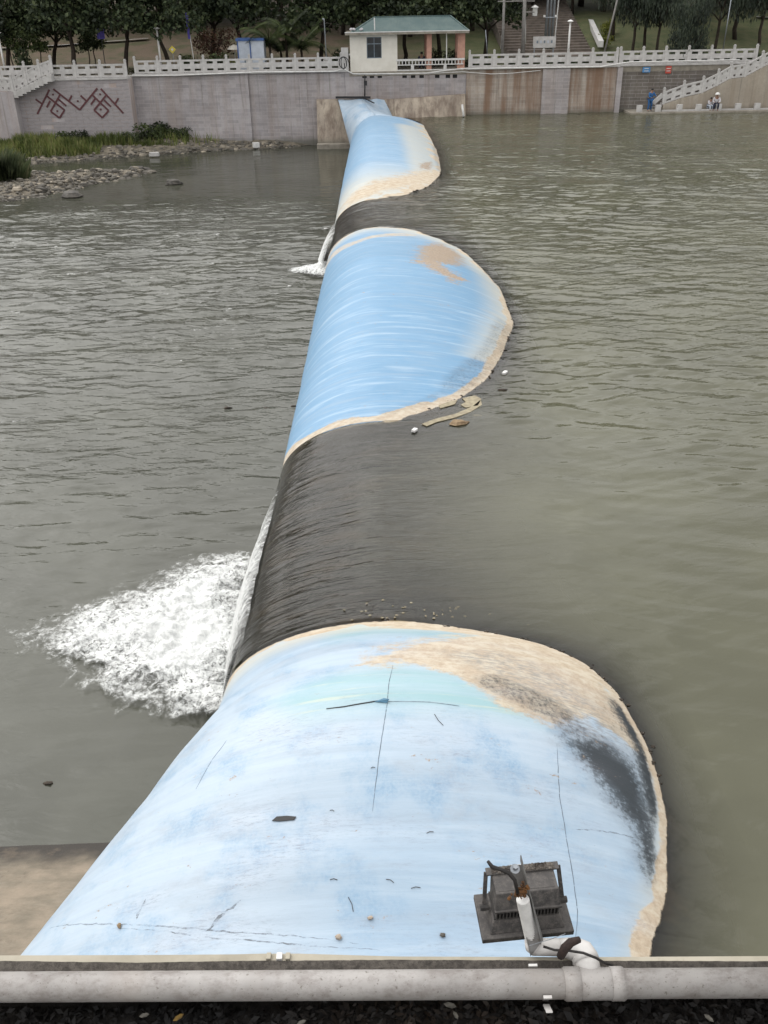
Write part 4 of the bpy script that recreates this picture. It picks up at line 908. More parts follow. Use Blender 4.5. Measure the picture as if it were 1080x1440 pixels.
# the drooping tree that hangs over the balustrade
hang = tree('willow', 963, 84.6, .62, 'drooping grey green tree hanging over the right balustrade', v=1, zoff=-1.9)
for px, Y, lab in ((38, 86.5, 'slim young tree with thin trunk left of the dark forked tree'), (60, 86.8, 'slim young tree beside the far left shrubs'), (122, 87, 'thin sapling right of the dark forked tree'), (135, 87.5, 'thin sapling left of the blue banner'), (18, 87.2, 'slim young tree next to the far left lamp post')):
    tree('slim', px, Y, .85, lab, 'sapling')
tree('red', 306, 88.5, .95, 'low reddish leaved tree left of the blue trimmed cabin', 'red_tree')
i = 0
for Y, step, off, s_ in ((107, 45, 20, 1.25), (117, 42, 5, 1.55), (130, 60, 0, 1.9)):
    for px in range(-70 + off, 1190, step):
        if Y < 112 and 690 < px < 850: continue
        if Y < 104 and (90 < px < 360 or 560 < px < 660 or 860 < px < 960): continue
        kd_ = 'broad' if rng.random() < .72 else 'willow'
        tree(kd_, px + rng.uniform(-10, 10), Y + rng.uniform(-2, 2), s_ * rng.uniform(.9, 1.1), ('dark round leaved tree ' if kd_ == 'broad' else 'grey green drooping tree ') + ('in the lowest row of the wooded slope behind the park' if Y < 110 else 'in the middle row of the wooded slope behind the park' if Y < 124 else 'in the topmost row of the wooded slope behind the park'), group='trees on the slope behind the park')
# palms
def frond(L_, droop, seed):
    rr = random.Random(seed); mb = MB(); pts = []
    for i in range(9):
        t = i / 8; pts.append(Vector((L_ * t * (1 - .12 * t), 0, L_ * (.75 * t - droop * t * t))))
    mb.tube(pts, [.03 - .003 * i for i in range(9)], 4)
    for i in range(1, 9):
        for j in range(3):
            q = pts[i - 1].lerp(pts[i], j / 3); l = .75 * (1 - .5 * i / 9)
            for s_ in (-1, 1):
                e = q + Vector((l * .45, s_ * l, -l * .55)); mb.add([q, q + Vector((.09, 0, 0)), e], [(0, 1, 2)])
    return mb.mesh('frond', M_leafM)
FR = [frond(3.0, .55, 1), frond(2.7, .85, 2), frond(2.9, .25, 3)]
def palm(px, Y, h, label, nf=17):
    x = PT(px, 80, Y).x; t = thing('palm_tree', (x, Y, gz_at(x, Y)), label, 'palm tree')
    MB().tube([(0, 0, 0), (.05, 0, h * .5), (0, 0, h)], [.14, .10, .09], 8).obj('trunk', M_bark, t, True)
    for i in range(nf):
        inst('frond', FR[i % 3], t, (0, 0, h + .1), (0, rng.uniform(-.35, .25), 2.4 * i + rng.uniform(-.3, .3)))
for px, Y, h, lab in ((380, 86.3, 2.2, 'leftmost feathery palm right of the blue trimmed cabin'), (403, 86.8, 2.9, 'tallest feathery palm right of the blue trimmed cabin'), (424, 86, 1.7, 'rightmost low feathery palm right of the blue trimmed cabin'), (395, 89, 1.4, 'feathery palm at the back of the palm clump')): palm(px, Y, h, lab)
# shrubs
shr = {}
for nm, m_, sz in (('green', M_leafM, .10), ('yellow', M_leafY, .10), ('hedge', M_hedge, .08), ('dark', M_leafD, .10), ('grass', M_grass, .12)):
    r2 = random.Random(len(nm)); shr[nm] = leaf_cloud(MB(), [(r2.uniform(-.6, .6), r2.uniform(-.4, .4), r2.uniform(.15, .8)) for _ in range(12)], .42, 55, sz, seed=len(nm)).mesh('shrub', m_)
def shrub(kind, px, Y, sc_, label, z=None, name='shrub', group=None):
    x = PT(px, 80, Y).x; inst(name, shr[kind], None, (x, Y, gz_at(x, Y) if z is None else z), (0, 0, rng.uniform(0, 6)), sc_ if hasattr(sc_, '__len__') else (sc_,) * 3, label=label, cat='shrub', group=group)
shrub('green', 265, 86, (1.8, 1.2, 1.3), 'green shrub beside the yellow diamond sign'); shrub('green', 304, 85.6, (1.6, 1.1, 1.4), 'green shrub below the reddish tree'); shrub('dark', 28, 86, (1.2, 1, 2.0), 'narrow dark shrub near the far left lamp post')
shrub('yellow', 328, 86.5, (.8, .8, .8), 'small yellow green bush left of the blue trimmed cabin'); shrub('yellow', 848, 95, (1.2, 1, 1.2), 'yellow green bush beside the white rail of the park stair'); shrub('yellow', 851, 99, (1.3, 1, 1.3), 'pale flowering bush higher up beside the white stair rail')
shrub('yellow', 698, 90, (.8, .8, .7), 'small yellow green bush right of the gazebo'); shrub('hedge', 610, 87.5, (2.6, 1, 1.3), 'dark purple hedge bush seen through the gazebo'); shrub('hedge', 635, 87.8, (2.4, 1, 1.25), 'dark purple hedge bush behind the right gazebo column')
shrub('green', 478, 86.5, (1.1, .8, 1.5), 'green bush squeezed between the path and the pump house')
for px in range(5, 480, 26):
    if not (330 < px < 380): shrub('hedge', px, 84.6, (1.7, .5, .55), 'low brown clipped hedge bush behind the left balustrade', z=3.4, group='clipped hedge behind the left balustrade', name='hedge')
for px in range(665, 1090, 26): shrub('dark', px, 84.9, (1.8, .6, .72), 'low dark clipped hedge bush behind the right balustrade', z=3.4, group='clipped hedge behind the right balustrade', name='hedge')

# ---------------------------------------------------------------- street furniture behind the wall
def lamp(px, ytop, label, lean=0):
    b = PT(px, 88, 84.6); tp = PT(px, ytop, 84.6); h = tp.z - 3.45
    t = thing('street_lamp', (b.x, 84.6, 3.45), label, 'street lamp')
    MB().tube([(0, 0, 0), (0, 0, h)], [.1, .07], 8).obj('pole', M_white, t, True); MB().tube([(0, 0, h - .05), (0, 0, h + .05), (0, 0, h + .17)], [.07, .27, .05], 10).obj('lamp_shade', M_white, t)
lamp(226, 41, 'white lamp post standing behind the middle of the left balustrade'); lamp(5, 47, 'white lamp post at the far left edge'); lamp(798, 31, 'white lamp post in front of the park stair')
t = thing('pole', PT(459, 82, 84.8), 'slim grey pole left of the pump house', 'pole'); MB().tube([(0, 0, 0), (-.05, 0, 2.8)], .05, 6).obj('shaft', M_galv, t); MB().tube([(-.05, 0, 2.8), (-.2, 0, 2.9)], .08, 6).obj('head', M_galv, t)
k = thing('cabin', (PT(354, 83, 85.6).x, 85.6, 3.4), 'small white sheet metal cabin with blue trim behind the balustrade', 'cabin')
MB().bb((-1.0, -.8, 0), (1.15, .8, 2.3)).obj('wall', M_panelw, k)
for x in (-.97, .05): MB().box((x, -.82, 1.15), (.09, .06, 2.3)).obj('trim', M_bluep, k)
MB().bb((-1.1, -.9, 2.303), (1.2, .9, 2.48)).obj('roof', M_bluep, k); MB().box((-.35, -.815, .75), (.32, .03, .5)).obj('vent', M_frame, k)
for i in range(1, 9): MB().box((-.92 + i * .1 + (.02), -.81, 1.2), (.015, .02, 2.0)).obj('rib', M_panelw, k)
s_ = thing('diamond_sign', PT(244, 83, 85), 'yellow diamond sign on a short post behind the balustrade', 'sign'); MB().tube([(0, 0, -.5), (0, 0, .6)], .03, 6).obj('post', M_galv, s_); MB().box((0, -.05, .7), (.42, .03, .42), Matrix.Rotation(pi / 4, 3, 'Y')).obj('plate', M_yellow, s_); MB().box((0, -.075, .7), (.16, .012, .16), Matrix.Rotation(pi / 4, 3, 'Y')).obj('inner_mark', M_white, s_)
s_ = thing('banner_post', PT(147, 84, 86), 'thin post with a small purple blue banner left of a dark tree', 'banner'); MB().tube([(0, 0, -.6), (0, 0, 2.6)], .035, 6).obj('post', M_blackm, s_); MB().bb((-.32, -.03, 1.55), (.3, .03, 2.3)).obj('banner', M_purple, s_)
s_ = thing('banner_post', PT(273, 83, 86), 'tall thin post with a narrow purple streamer right of the diamond sign', 'banner'); MB().tube([(0, 0, -.6), (-.25, 0, 3.4)], .04, 6).obj('post', M_white, s_); MB().bb((-.32, -.05, 1.5), (-.12, .03, 3.4)).obj('streamer', M_purple, s_)
s_ = thing('parasol', PT(330, 74, 88), 'small cream parasol behind the yellow green bush', 'parasol'); MB().tube([(0, 0, -1.5), (0, 0, .6)], .03, 6).obj('post', M_white, s_); MB().tube([(0, 0, .25), (0, 0, .45), (0, 0, .62)], [.62, .45, .05], 12).obj('canopy', M_cream, s_)
# poles and masts at right
def pole(px0, y0, px1, y1, r, Y, m, label, arms=(), name='utility_pole'):
    a = PT(px0, y0, Y); b = PT(px1, y1, Y); t = thing(name, a, label, 'pole'); d = b - a; e = d * 1.6
    MB().tube([d * -.05, e], [r, r * .75], 8).obj('shaft', m, t, True)
    for x0, x1, y in arms:
        q0 = PT(x0, y, Y) - a; q1 = PT(x1, y, Y) - a; MB().tube([q0, q1], .045, 6).obj('crossarm', m, t)
    return t
M_cpole = mat('concrete_pole', (.30, .285, .27), (.22, .21, .2), 3, .8)
pole(706, 80, 709, 0, .12, 85.2, M_cpole, 'thin concrete utility pole right of the gazebo', [(700, 722, 2)])
pole(735, 80, 738, 0, .17, 86, M_cpole, 'thick concrete utility pole left of the steel mast', [(720, 752, 1.5), (738, 752, 17)])
pole(850, 74, 868, 0, .08, 86, M_cpole, 'thin concrete pole leaning to the right of the park stair')
pole(1017, 68, 1024, 25, .05, 86, M_galv, 'thin galvanised pole near the right edge') ; pole(686, 84, 684, 58, .05, 86, M_galv, 'low galvanised pole just right of the gazebo')
pole(739, 60, 739, 36, .05, 89, M_white, 'short white post beside the thick concrete pole')
t = thing('steel_mast', PT(771, 60, 88), 'grey steel mast of paired tubes in front of the park stair', 'mast')
for dx in (-.28, .0, .28): MB().tube([(dx, 0, -.5), (dx + .12, 0, 9)], .11, 8).obj('tube', M_galv, t, True)
MB().tube([(.55, .2, -.3), (.9, .2, 9)], .05, 6).obj('stay', M_white, t)
for z in (1.9, 3.6, 5.3): MB().box((.08, 0, z), (.95, .3, .08)).obj('brace', M_galv, t); 
MB().box((.45, -.2, 2.0), (.16, .16, .16)).obj('lamp_head', M_white, t); MB().box((-.5, -.2, 2.0), (.16, .16, .16)).obj('lamp_head', M_white, t)
t = thing('notice_board', PT(765, 69, 87), 'low white notice board at the foot of the steel mast', 'board'); MB().bb((-.95, -.05, .1), (.95, .05, .95)).obj('board', M_stone, t)
for x in (-.8, .8): MB().bb((x - .05, .06, -.8), (x + .05, .14, .9)).obj('leg', M_galv, t)
for i in range(5): MB().box((-.6 + .3 * i, -.065, .55), (.14, .02, .2)).obj('character', M_panelw if i % 2 else M_frame, t)
t = thing('gas_lantern', PT(752, 16, 92), 'white hanging lantern near the top of the frame left of the steel mast', 'lantern'); MB().bb((-.2, -.2, -.35), (.2, .2, .3)).obj('glass_box', M_white, t); MB().tube([(0, 0, .3), (0, 0, .5)], [.35, .04], 8).obj('cap', M_white, t)

# ---------------------------------------------------------------- left bank
xb = np.arange(-60, -4, .35); yb = np.arange(52, 83.6, .35); Yb, Xb = np.meshgrid(yb, xb, indexing='ij')
sh = np.interp(Xb, [-60, -29, -23.7, -21, -19, -13.5, -11, -8.5, -6.5, -4], [72, 75.6, 76.3, 77.6, 78.6, 80.3, 81.0, 81.3, 82.2, 83.5])
sh = sh + .8 * (fbm(Xb * .9, Yb * .9, 3, 6) - .5)
l1 = np.clip((Yb - sh) * .3, -1, .9)
bar = [(-62, 50), (-30, 57.5), (-23.6, 60.3), (-21.6, 62), (-20.2, 65), (-18.2, 68), (-16.6, 70.2), (-17.4, 71), (-20, 70.2), (-23, 69.4), (-25.5, 70.5), (-27.5, 73), (-62, 76)]
s2 = seg_dist((Xb, Yb), bar, True); s2 = np.where(inside((Xb, Yb), bar), s2, -s2) + .9 * (fbm(Xb * .8, Yb * .8, 3, 9) - .5)
l2 = np.clip(s2 * .28, -1, .5); hb = ZD + np.maximum(l1, l2) + .08 * (fbm(Xb * 2, Yb * 2, 2, 5) - .5)
n = N('bank_mud'); p = n.pos(); col = n.mix(n.ramp(n.noise(p, 1.2, 6, .65), .38, .62), (.17, .145, .11), (.085, .075, .055)); col = n.mix(n.ramp(n.n('SeparateXYZ', {0: p}).outputs[2], ZD + .12, ZD - .02), col, (.03, .028, .022))
M_mud = n.end(n.bsdf(Base_Color=col, Roughness=.9, Normal=n.bump(n.noise(p, 6, 6, .7), .8, .1)))
grid('river_bank', np.stack([Xb, Yb, hb], -1), M_mud, kind='structure')
def hat(x, y):
    i = int(np.clip((y - yb[0]) / .35, 0, len(yb) - 1)); j = int(np.clip((x - xb[0]) / .35, 0, len(xb) - 1)); return hb[i, j]
M_rub = None
n = N('rubble'); g = n.n('NewGeometry'); r = n.n('ValToRGB', {0: g.outputs['Random Per Island']}); el = r.color_ramp.elements
el[0].color = (.03, .026, .022, 1); el[1].color = (.40, .34, .26, 1); e = el.new(.6); e.color = (.085, .075, .06, 1); e = el.new(.88); e.color = (.17, .145, .11, 1)
M_rub = n.end(n.bsdf(Base_Color=n.mix(.3, r.outputs[0], n.mix(n.noise(g.outputs['Position'], 8), (.10, .10, .09), (.22, .20, .17))), Roughness=.85))
mb = MB(); cnt = 0
while cnt < 3600:
    x, y = rng.uniform(-34, -5), rng.uniform(56, 82.3); h = hat(x, y) - ZD
    if not (-.12 < h < .62): continue
    onb = y < 75
    if not onb and x < -13 and h > .28 and rng.random() > .3: continue
    if onb and h > .4 and rng.random() > .4: continue
    s_ = rng.uniform(.05, .16) * (1.7 if rng.random() < .12 else 1); mb.blob((x, y, ZD + h + s_ * .2), (s_ * rng.uniform(.8, 1.6), s_, s_ * rng.uniform(.5, .9)), int(rng.integers(1e6)), 5, .3); cnt += 1
mb.obj('rubble', M_rub, label='grey and buff rubble stones along the left waterline', cat='rubble', kind='stuff')
def stone(px, py, r, lab, m=None, z=ZD, name='stone', cat='stone', sq=.6):
    q = W(px, py, z=z); tag(MB().blob((q.x, q.y, z + r * .15), (r * 1.3, r, r * sq), int(px), 7, .22).obj(name, m or M_rk), lab, cat)
M_rk = mat('river_stone', (.10, .09, .075), (.05, .045, .04), 6, .7, .4, 14); M_pale = mat('pale_stone', (.42, .35, .28), (.30, .25, .2), 5, .8, .3, 14)
stone(245, 259, .45, 'dark stones island alone in the left water near the far bank'); stone(238, 260, .25, 'smaller dark stone left of the lone stone island'); stone(102, 277, .55, 'low dark rock off the tip of the left rubble bar')
stone(303, 205, .7, 'large pale pinkish boulder on the rubble heap below the grey wall', M_pale); stone(163, 243, .3, 'small dark stone between the rubble bar and the far shore'); stone(193, 241, .5, 'dark low stones past the tip of the rubble bar'); stone(206, 240, .35, 'farthest low stone past the tip of the rubble bar')
stone(92, 248, .4, 'pale rock on the far edge of the rubble bar', M_pale)
q = PT(217, 218, W(217, 221, z=ZD).y); MB().box((q.x, q.y, ZD + .22), (.75, .4, .28)).obj('white_slab', M_stone, bevel=.02, label='white rectangular slab at the waterline below the plain grey wall', cat='slab')
q = W(360, 204, z=ZD + .3); MB().box(q, (.5, .4, .4), Matrix.Rotation(.5, 3, 'Z')).obj('white_block', M_white, bevel=.03, label='white crumpled sack among the rubble near the wall corner', cat='sack')
# grass along the bank
mb = MB(); cnt = 0; r_ = np.random.default_rng(3)
while cnt < 9000:
    x, y = r_.uniform(-36, -12.8), r_.uniform(74.5, 80.8 if r_.random() < .7 else 82.3); h = hat(x, y) - ZD
    if h < .2 or (x > XA - .2 and y > 82.3) or (x < XA + .1 and y > 80.7): continue
    if x > -22 and y < 79.4 + (x + 22) * .25: continue
    if x > -15.5 and r_.random() < .6: continue
    L_ = r_.uniform(.3, .85) * (1.15 if vnoise(x * .6, y * .6, 4) > .5 else .7); a = r_.uniform(0, 6.28); b = r_.uniform(.1, .5); wd = .045
    e = (x + cos(a) * b * L_, y + sin(a) * b * L_, ZD + h + L_); c_, s_ = cos(a + 1.57) * wd, sin(a + 1.57) * wd
    b0 = len(mb.v); mb.v += [(x - c_, y - s_, ZD + h - .05), (x + c_, y + s_, ZD + h - .05), ((x + e[0]) / 2 + c_ * .7, (y + e[1]) / 2 + s_ * .7, ZD + h + L_ * .6), e]; mb.f += [(b0, b0 + 1, b0 + 2, b0 + 3)]; cnt += 1
mb.obj('grass', M_grass, label='rough green grass growing along the foot of the left wall', cat='grass', kind='stuff')
# big reed clump at left
rc = thing('reed_clump', W(8, 262, z=ZD), 'tall grey green reed clump at the left edge of the rubble bar', 'reeds')
mb = MB()
for i in range(2600):
    a = r_.uniform(0, 6.28); rr_ = r_.uniform(0, 1.5) ** 1; L_ = r_.uniform(1.2, 2.9) * (1 - rr_ * .25); b = r_.uniform(.1, .55); x, y = rr_ * cos(a) * 1.3 - .4, rr_ * sin(a)
    e = (x + cos(a) * b * L_, y + sin(a) * b * L_, L_ * .9); wd = .03; c_, s_ = cos(a + 1.57) * wd, sin(a + 1.57) * wd; b0 = len(mb.v)
    mb.v += [(x - c_, y - s_, 0), (x + c_, y + s_, 0), (x + cos(a) * b * L_ * .4 + c_, y + sin(a) * b * L_ * .4 + s_, L_ * .6), e]; mb.f += [(b0, b0 + 1, b0 + 2, b0 + 3)]
mb.obj('reeds', leafmat('reed_leaves', [(.06, .08, .035), (.09, .11, .05), (.13, .13, .07)]), rc)
for px, Y, lab, s_ in ((78, 80.2, 'bushy weed against the emblem wall below the left lattice', .9), (100, 80.3, 'bushy weed against the emblem wall below the middle of the emblem', .8), (170, 80.4, 'brown weed at the corner of the emblem wall', .8), (200, 81.6, 'green weed bush just right of the emblem wall corner', 1.2), (215, 81.9, 'green weed bush before the plain grey wall', 1.0), (240, 82, 'low green weed bush before the plain grey wall, farther right', .8)):
    shrub('green', px, Y, (s_ * 1.3, s_ * .6, s_), lab, z=hat(PT(px, 200, Y).x, Y), name='weed')

# ---------------------------------------------------------------- people
def person(loc, rz, J, label, top, bottom, hat=None, scale=1.0):
    """J: joints; one continuous skinned body, clothes as children"""
    t = thing('person', loc, label, 'person', rz=rz); t.scale = (scale,) * 3
    def skin(name, names, edges, rad, m, parent):
        me = bpy.data.meshes.new(name); idx = {k: i for i, k in enumerate(names)}
        me.from_pydata([J[k] for k in names], [(idx[a], idx[b]) for a, b in edges], []); me.materials.append(m)
        o = bpy.data.objects.new(name, me); C.objects.link(o); o.parent = parent
        sk = o.modifiers.new('skin', 'SKIN'); sk.use_smooth_shade = True; o.modifiers.new('sub', 'SUBSURF').levels = 1; o.modifiers['sub'].render_levels = 1
        if not me.skin_vertices: me.attributes.new('skin', 'FLOAT', 'POINT') if False else None
        lay = me.skin_vertices[0].data if me.skin_vertices else None
        if lay:
            for i, k in enumerate(names): r = rad[k] if isinstance(rad, dict) else rad; lay[i].radius = (r, r)
            lay[0].use_root = True
        return o
    R_ = dict(pel=.14, spi=.125, che=.15, nec=.055, hea=.095, top=.07, shl=.06, shr=.06, ell=.043, elr=.043, hal=.03, har=.03, fil=.02, fir=.02, hil=.09, hir=.09, knl=.06, knr=.06, anl=.042, anr=.042, tol=.035, tor=.035)
    E_ = [('pel', 'spi'), ('spi', 'che'), ('che', 'nec'), ('nec', 'hea'), ('hea', 'top'), ('che', 'shl'), ('shl', 'ell'), ('ell', 'hal'), ('hal', 'fil'), ('che', 'shr'), ('shr', 'elr'), ('elr', 'har'), ('har', 'fir'), ('pel', 'hil'), ('hil', 'knl'), ('knl', 'anl'), ('anl', 'tol'), ('pel', 'hir'), ('hir', 'knr'), ('knr', 'anr'), ('anr', 'tor')]
    body = skin('body', list(R_), E_, R_, M_skin, t)
    ce = [e for e in E_ if e[0] in ('pel', 'spi', 'che', 'shl', 'shr', 'ell', 'elr') and e[1] in ('spi', 'che', 'shl', 'shr', 'ell', 'elr', 'hal', 'har')]
    cn = ['pel', 'spi', 'che', 'shl', 'shr', 'ell', 'elr', 'hal', 'har']; skin('jacket', cn, ce, {k: R_[k] * 1.22 + .012 for k in cn}, top, t)
    te = [('pel', 'hil'), ('hil', 'knl'), ('knl', 'anl'), ('pel', 'hir'), ('hir', 'knr'), ('knr', 'anr')]; tn = ['pel', 'hil', 'hir', 'knl', 'knr', 'anl', 'anr']; skin('trousers', tn, te, {k: R_[k] * 1.2 + .012 for k in tn}, bottom, t)
    h = Vector(J['top'])
    if hat:
        MB().tube([h + Vector((0, 0, -.02)), h + Vector((0, 0, .0)), h + Vector((0, 0, .10)), h + Vector((0, 0, .13))], [.20, .19, .11, .05], 12).obj('hat', hat, t, True)
    else: MB().blob(h + Vector((0, .02, -.01)), (.105, .115, .10), 3, 8, .06).obj('hair', M_hair, t, True)
    return t
stand = dict(pel=(0, 0, .93), spi=(0, -.02, 1.1), che=(0, -.06, 1.3), nec=(0, -.09, 1.46), hea=(0, -.12, 1.56), top=(0, -.12, 1.64), shl=(-.2, -.06, 1.36), shr=(.2, -.06, 1.36), ell=(-.27, -.12, 1.12), elr=(.3, -.2, 1.15), hal=(-.18, -.32, 1.05), har=(.22, -.42, 1.15), fil=(-.15, -.4, 1.05), fir=(.2, -.5, 1.16),
             hil=(-.1, 0, .86), hir=(.1, 0, .86), knl=(-.14, -.04, .48), knr=(.13, -.02, .48), anl=(-.16, .02, .09), anr=(.14, .04, .09), tol=(-.17, -.14, .04), tor=(.16, -.13, .04))
sit = dict(pel=(0, 0, .42), spi=(0, -.03, .58), che=(0, -.10, .78), nec=(0, -.15, .93), hea=(0, -.19, 1.03), top=(0, -.2, 1.11), shl=(-.19, -.1, .84), shr=(.19, -.1, .84), ell=(-.26, -.22, .62), elr=(.26, -.22, .62), hal=(-.14, -.42, .56), har=(.14, -.42, .56), fil=(-.1, -.5, .55), fir=(.1, -.5, .55),
           hil=(-.1, -.03, .40), hir=(.1, -.03, .40), knl=(-.15, -.44, .44), knr=(.15, -.44, .44), anl=(-.15, -.46, .07), anr=(.15, -.40, .07), tol=(-.16, -.62, .03), tor=(.16, -.56, .03))
def chair(loc, label):
    t = thing('stool', loc, label, 'stool'); MB().box((0, 0, .29), (.36, .34, .05)).obj('seat', M_navy, t)
    for a in (-1, 1):
        for b in (-1, 1): MB().bar((a * .14, b * .13, 0), (a * .16, b * .15, .26), .03, .03, (0, 1, 0)).obj('leg', M_galv, t)
zq = .185
q = PT(911, 155, 81.7); person((q.x, 81.25, zq), .4, stand, 'person in a blue jacket and blue trousers standing at the foot of the river stair', M_blue_cloth, M_blue_cloth)
q = PT(1003, 155, 81.7); chair((q.x, 81.22, zq), 'small folding stool under the person in the white hat'); person((q.x, 81.22, zq), -.3, sit, 'person in white top, dark trousers and white hat sitting on the quay', M_whitecloth, M_navy, M_white, 1.08)
q = PT(993, 155, 81.9); chair((q.x, 81.25, zq), 'small folding stool under the person in the pale shirt'); person((q.x, 81.25, zq), .2, sit, 'smaller seated person in a pale shirt left of the white hat', M_whitecloth, M_panelw, None, .82)
q = PT(593, 92, 84); chair((q.x, 84.4, zf), 'small stool inside the gazebo'); person((q.x, 84.4, zf), 0, dict(sit), 'person in dark clothes sitting inside the gazebo behind the railing', M_navy, M_navy, None, 1.1)
q = PT(918, 155, 81.2); b = thing('tackle_rack', (q.x + .2, 81.2, zq), 'small metal rack beside the person in blue', 'rack')
MB().box((0, 0, .35), (.7, .3, .03)).obj('shelf', M_galv, b)
for a in (-1, 1):
    for c in (-1, 1): MB().box((a * .32, c * .12, .165), (.03, .03, .33)).obj('leg', M_galv, b)

# ---------------------------------------------------------------- floating and lying bits
def bit(px, py, z, size, m, label, name='debris', rz=0., sq=.3, cat='debris'):
    q = W(px, py, z=z); MB().blob((0, 0, 0), (size, size * .5, size * sq), int(px + py), 6, .35).obj(name, m, label=label, cat=cat)
    o = bpy.data.objects[-1] if False else C.objects[-1]; o.location = (q.x, q.y, z + size * sq * .3); o.rotation_euler = (0, 0, rz)
M_deb = mat('wet_debris', (.05, .035, .022), (.02, .015, .01), 14, .8); M_scum = mat('dry_scum', (.36, .32, .22), (.26, .22, .15), 9, .9, .5, 40); M_strw = mat('straw_debris', (.30, .22, .13), (.18, .12, .07), 14, .9)
def box_bit(px, py, z, size, m, label, rz, name='foam_scrap', cat='litter'):
    q = W(px, py, z=z); o = MB().box((0, 0, 0), size).obj(name, m, bevel=.01, label=label, cat=cat); o.location = (q.x, q.y, z + size[2] * .35); o.rotation_euler = (0, 0, rz)
box_bit(710, 525, 0, (.10, .2, .06), M_white, 'white foam scrap floating right of the middle blue bulge', -.5)
box_bit(583, 606, 0, (.10, .16, .06), M_white, 'white foam scrap floating below the middle blue bulge', -.5)
bit(708, 549, 0, .13, M_deb, 'dark twig clump floating below the right white foam scrap')
bit(646, 596, 0, .26, M_strw, 'brown clump of weed and straw floating below the middle bulge', rz=.3); bit(672, 604 - 20, 0, .12, M_scum, 'small buff scum flake right of the floating straw clump', sq=.1)
def scum(pxs, label, z=0.):
    pts = [W(x, y, z=z) for x, y in pxs]; n_ = len(pts); lo = [(p.x, p.y, z + .004) for p in pts]; up = [(p.x, p.y, z + .02) for p in pts]
    mb = MB().add(lo + up, [tuple(range(n_, 2 * n_))] + [(i, (i + 1) % n_, n_ + (i + 1) % n_, n_ + i) for i in range(n_)]); mb.obj('scum_patch', M_scum, label=label, cat='scum')
scum([(593, 597), (612, 590), (640, 583), (665, 572), (676, 563), (678, 570), (662, 580), (640, 588), (615, 594), (600, 600)], 'long buff scum patch floating below the middle bulge')
scum([(650, 561), (668, 557), (677, 562), (672, 571), (655, 574), (648, 570), (655, 566)], 'blunt buff scum patch at the upper end of the long one'); scum([(617, 571), (630, 566), (643, 563), (640, 569), (626, 573), (619, 575)], 'short buff scum patch nearest the middle bulge rim')
for x, y, s_, lab in ((320, 574, .13, 'small dark bit of debris in the left water, left one of the pair'), (375, 575, .12, 'brown bit of debris in the left water near the middle bulge'), (412, 572, .12, 'dark bit of debris touching the left foot of the middle bulge'), (68, 1102, .1, 'dark bit of debris in the lower left water')):
    bit(x, y, ZD, s_, M_deb, lab)
bit(407, 403, ZD, .12, M_white, 'tiny white scrap floating below the small foam patch', name='foam_scrap'); bit(458, 322, ZD, .14, M_white, 'tiny white scrap floating beside the far bulge', name='foam_scrap')
def lie(px, py, shape, m, label, name, cat, rz=0.):
    q, nn = surf(*on_dam(px, py)); o = shape.obj(name, m, label=label, cat=cat); o.location = q + nn * .004
    o.rotation_euler = (Matrix.Rotation(0, 4, 'Z') @ nn.to_track_quat('Z', 'Y').to_matrix().to_4x4() @ Matrix.Rotation(rz, 4, 'Z')).to_euler()
def slab(pts, h): n_ = len(pts); return MB().add([(x, y, 0) for x, y in pts] + [(x, y, h) for x, y in pts], [tuple(range(n_, 2 * n_)), tuple(range(n_ - 1, -1, -1))] + [(i, (i + 1) % n_, n_ + (i + 1) % n_, n_ + i) for i in range(n_)])
lie(397, 1151, slab([(-.14, -.02), (-.05, -.03), (.12, -.02), (.14, .02), (.03, .035), (-.09, .03)], .008), M_blk, 'black rubber scrap lying on the pale near bulge', 'rubber_scrap', 'litter', .5)
for x, y, s_, m_, lab in ((169, 1304, .035, M_strw, 'brown pebble near the lower left edge of the dam'), (526, 1291, .03, M_pale, 'small pale pebble left of the floodlight'), (477, 1316, .04, M_pale, 'pale pebble near the ledge below the middle of the dam'), (625, 1313, .03, M_rk, 'grey pebble just left of the floodlight'), ):
    lie(x, y, MB().blob((0, 0, s_ * .4), (s_, s_ * .8, s_ * .6), int(x), 6, .25), m_, lab, 'pebble', 'pebble')
for x, y, L_, rz, lab in ((544, 1241, .09, -.4, 'short dark stick lying left of the floodlight'), (473, 1240, .08, .1, 'short thin stick left of the dark stick'), (584, 1248, .1, 0, 'thin stick right of the dark stick'), (490, 1272, .16, -1.1, 'long curved grass stem near the ledge'), (617, 1012, .2, 1.45, 'upright twig on the teal part of the near bulge'), (600, 1260 - 90, .08, 0, 'thin stick above the floodlight'), (525, 1078, .05, 0.2, 'tiny stick beside the middle seam'), (470, 1082 + 60, .05, 0, 'tiny stick right of the black rubber scrap')):
    lie(x, y, MB().tube([(-L_ / 2, 0, .003), (0, .012, .004), (L_ / 2, 0, .003)], .0035, 5), M_deb, lab, 'twig', 'twig', rz)
mb = MB(); r3 = np.random.default_rng(12)
for i in range(60):
    x, y = 600 + r3.normal() * 55, 872 + r3.normal() * 13
    q = W(x, y, z=-.02)
    if q.y < 12.3: continue
    mb.blob((q.x, q.y, dam_z(q.x, q.y) + .05), (.015 + .02 * r3.random(), .012 + .012 * r3.random(), .01), i, 5, .3)
mb.obj('straw_bits', M_scum, label='scattered pale straw bits caught on the wet sag behind the near bulge', cat='debris', kind='stuff')
mb = MB()
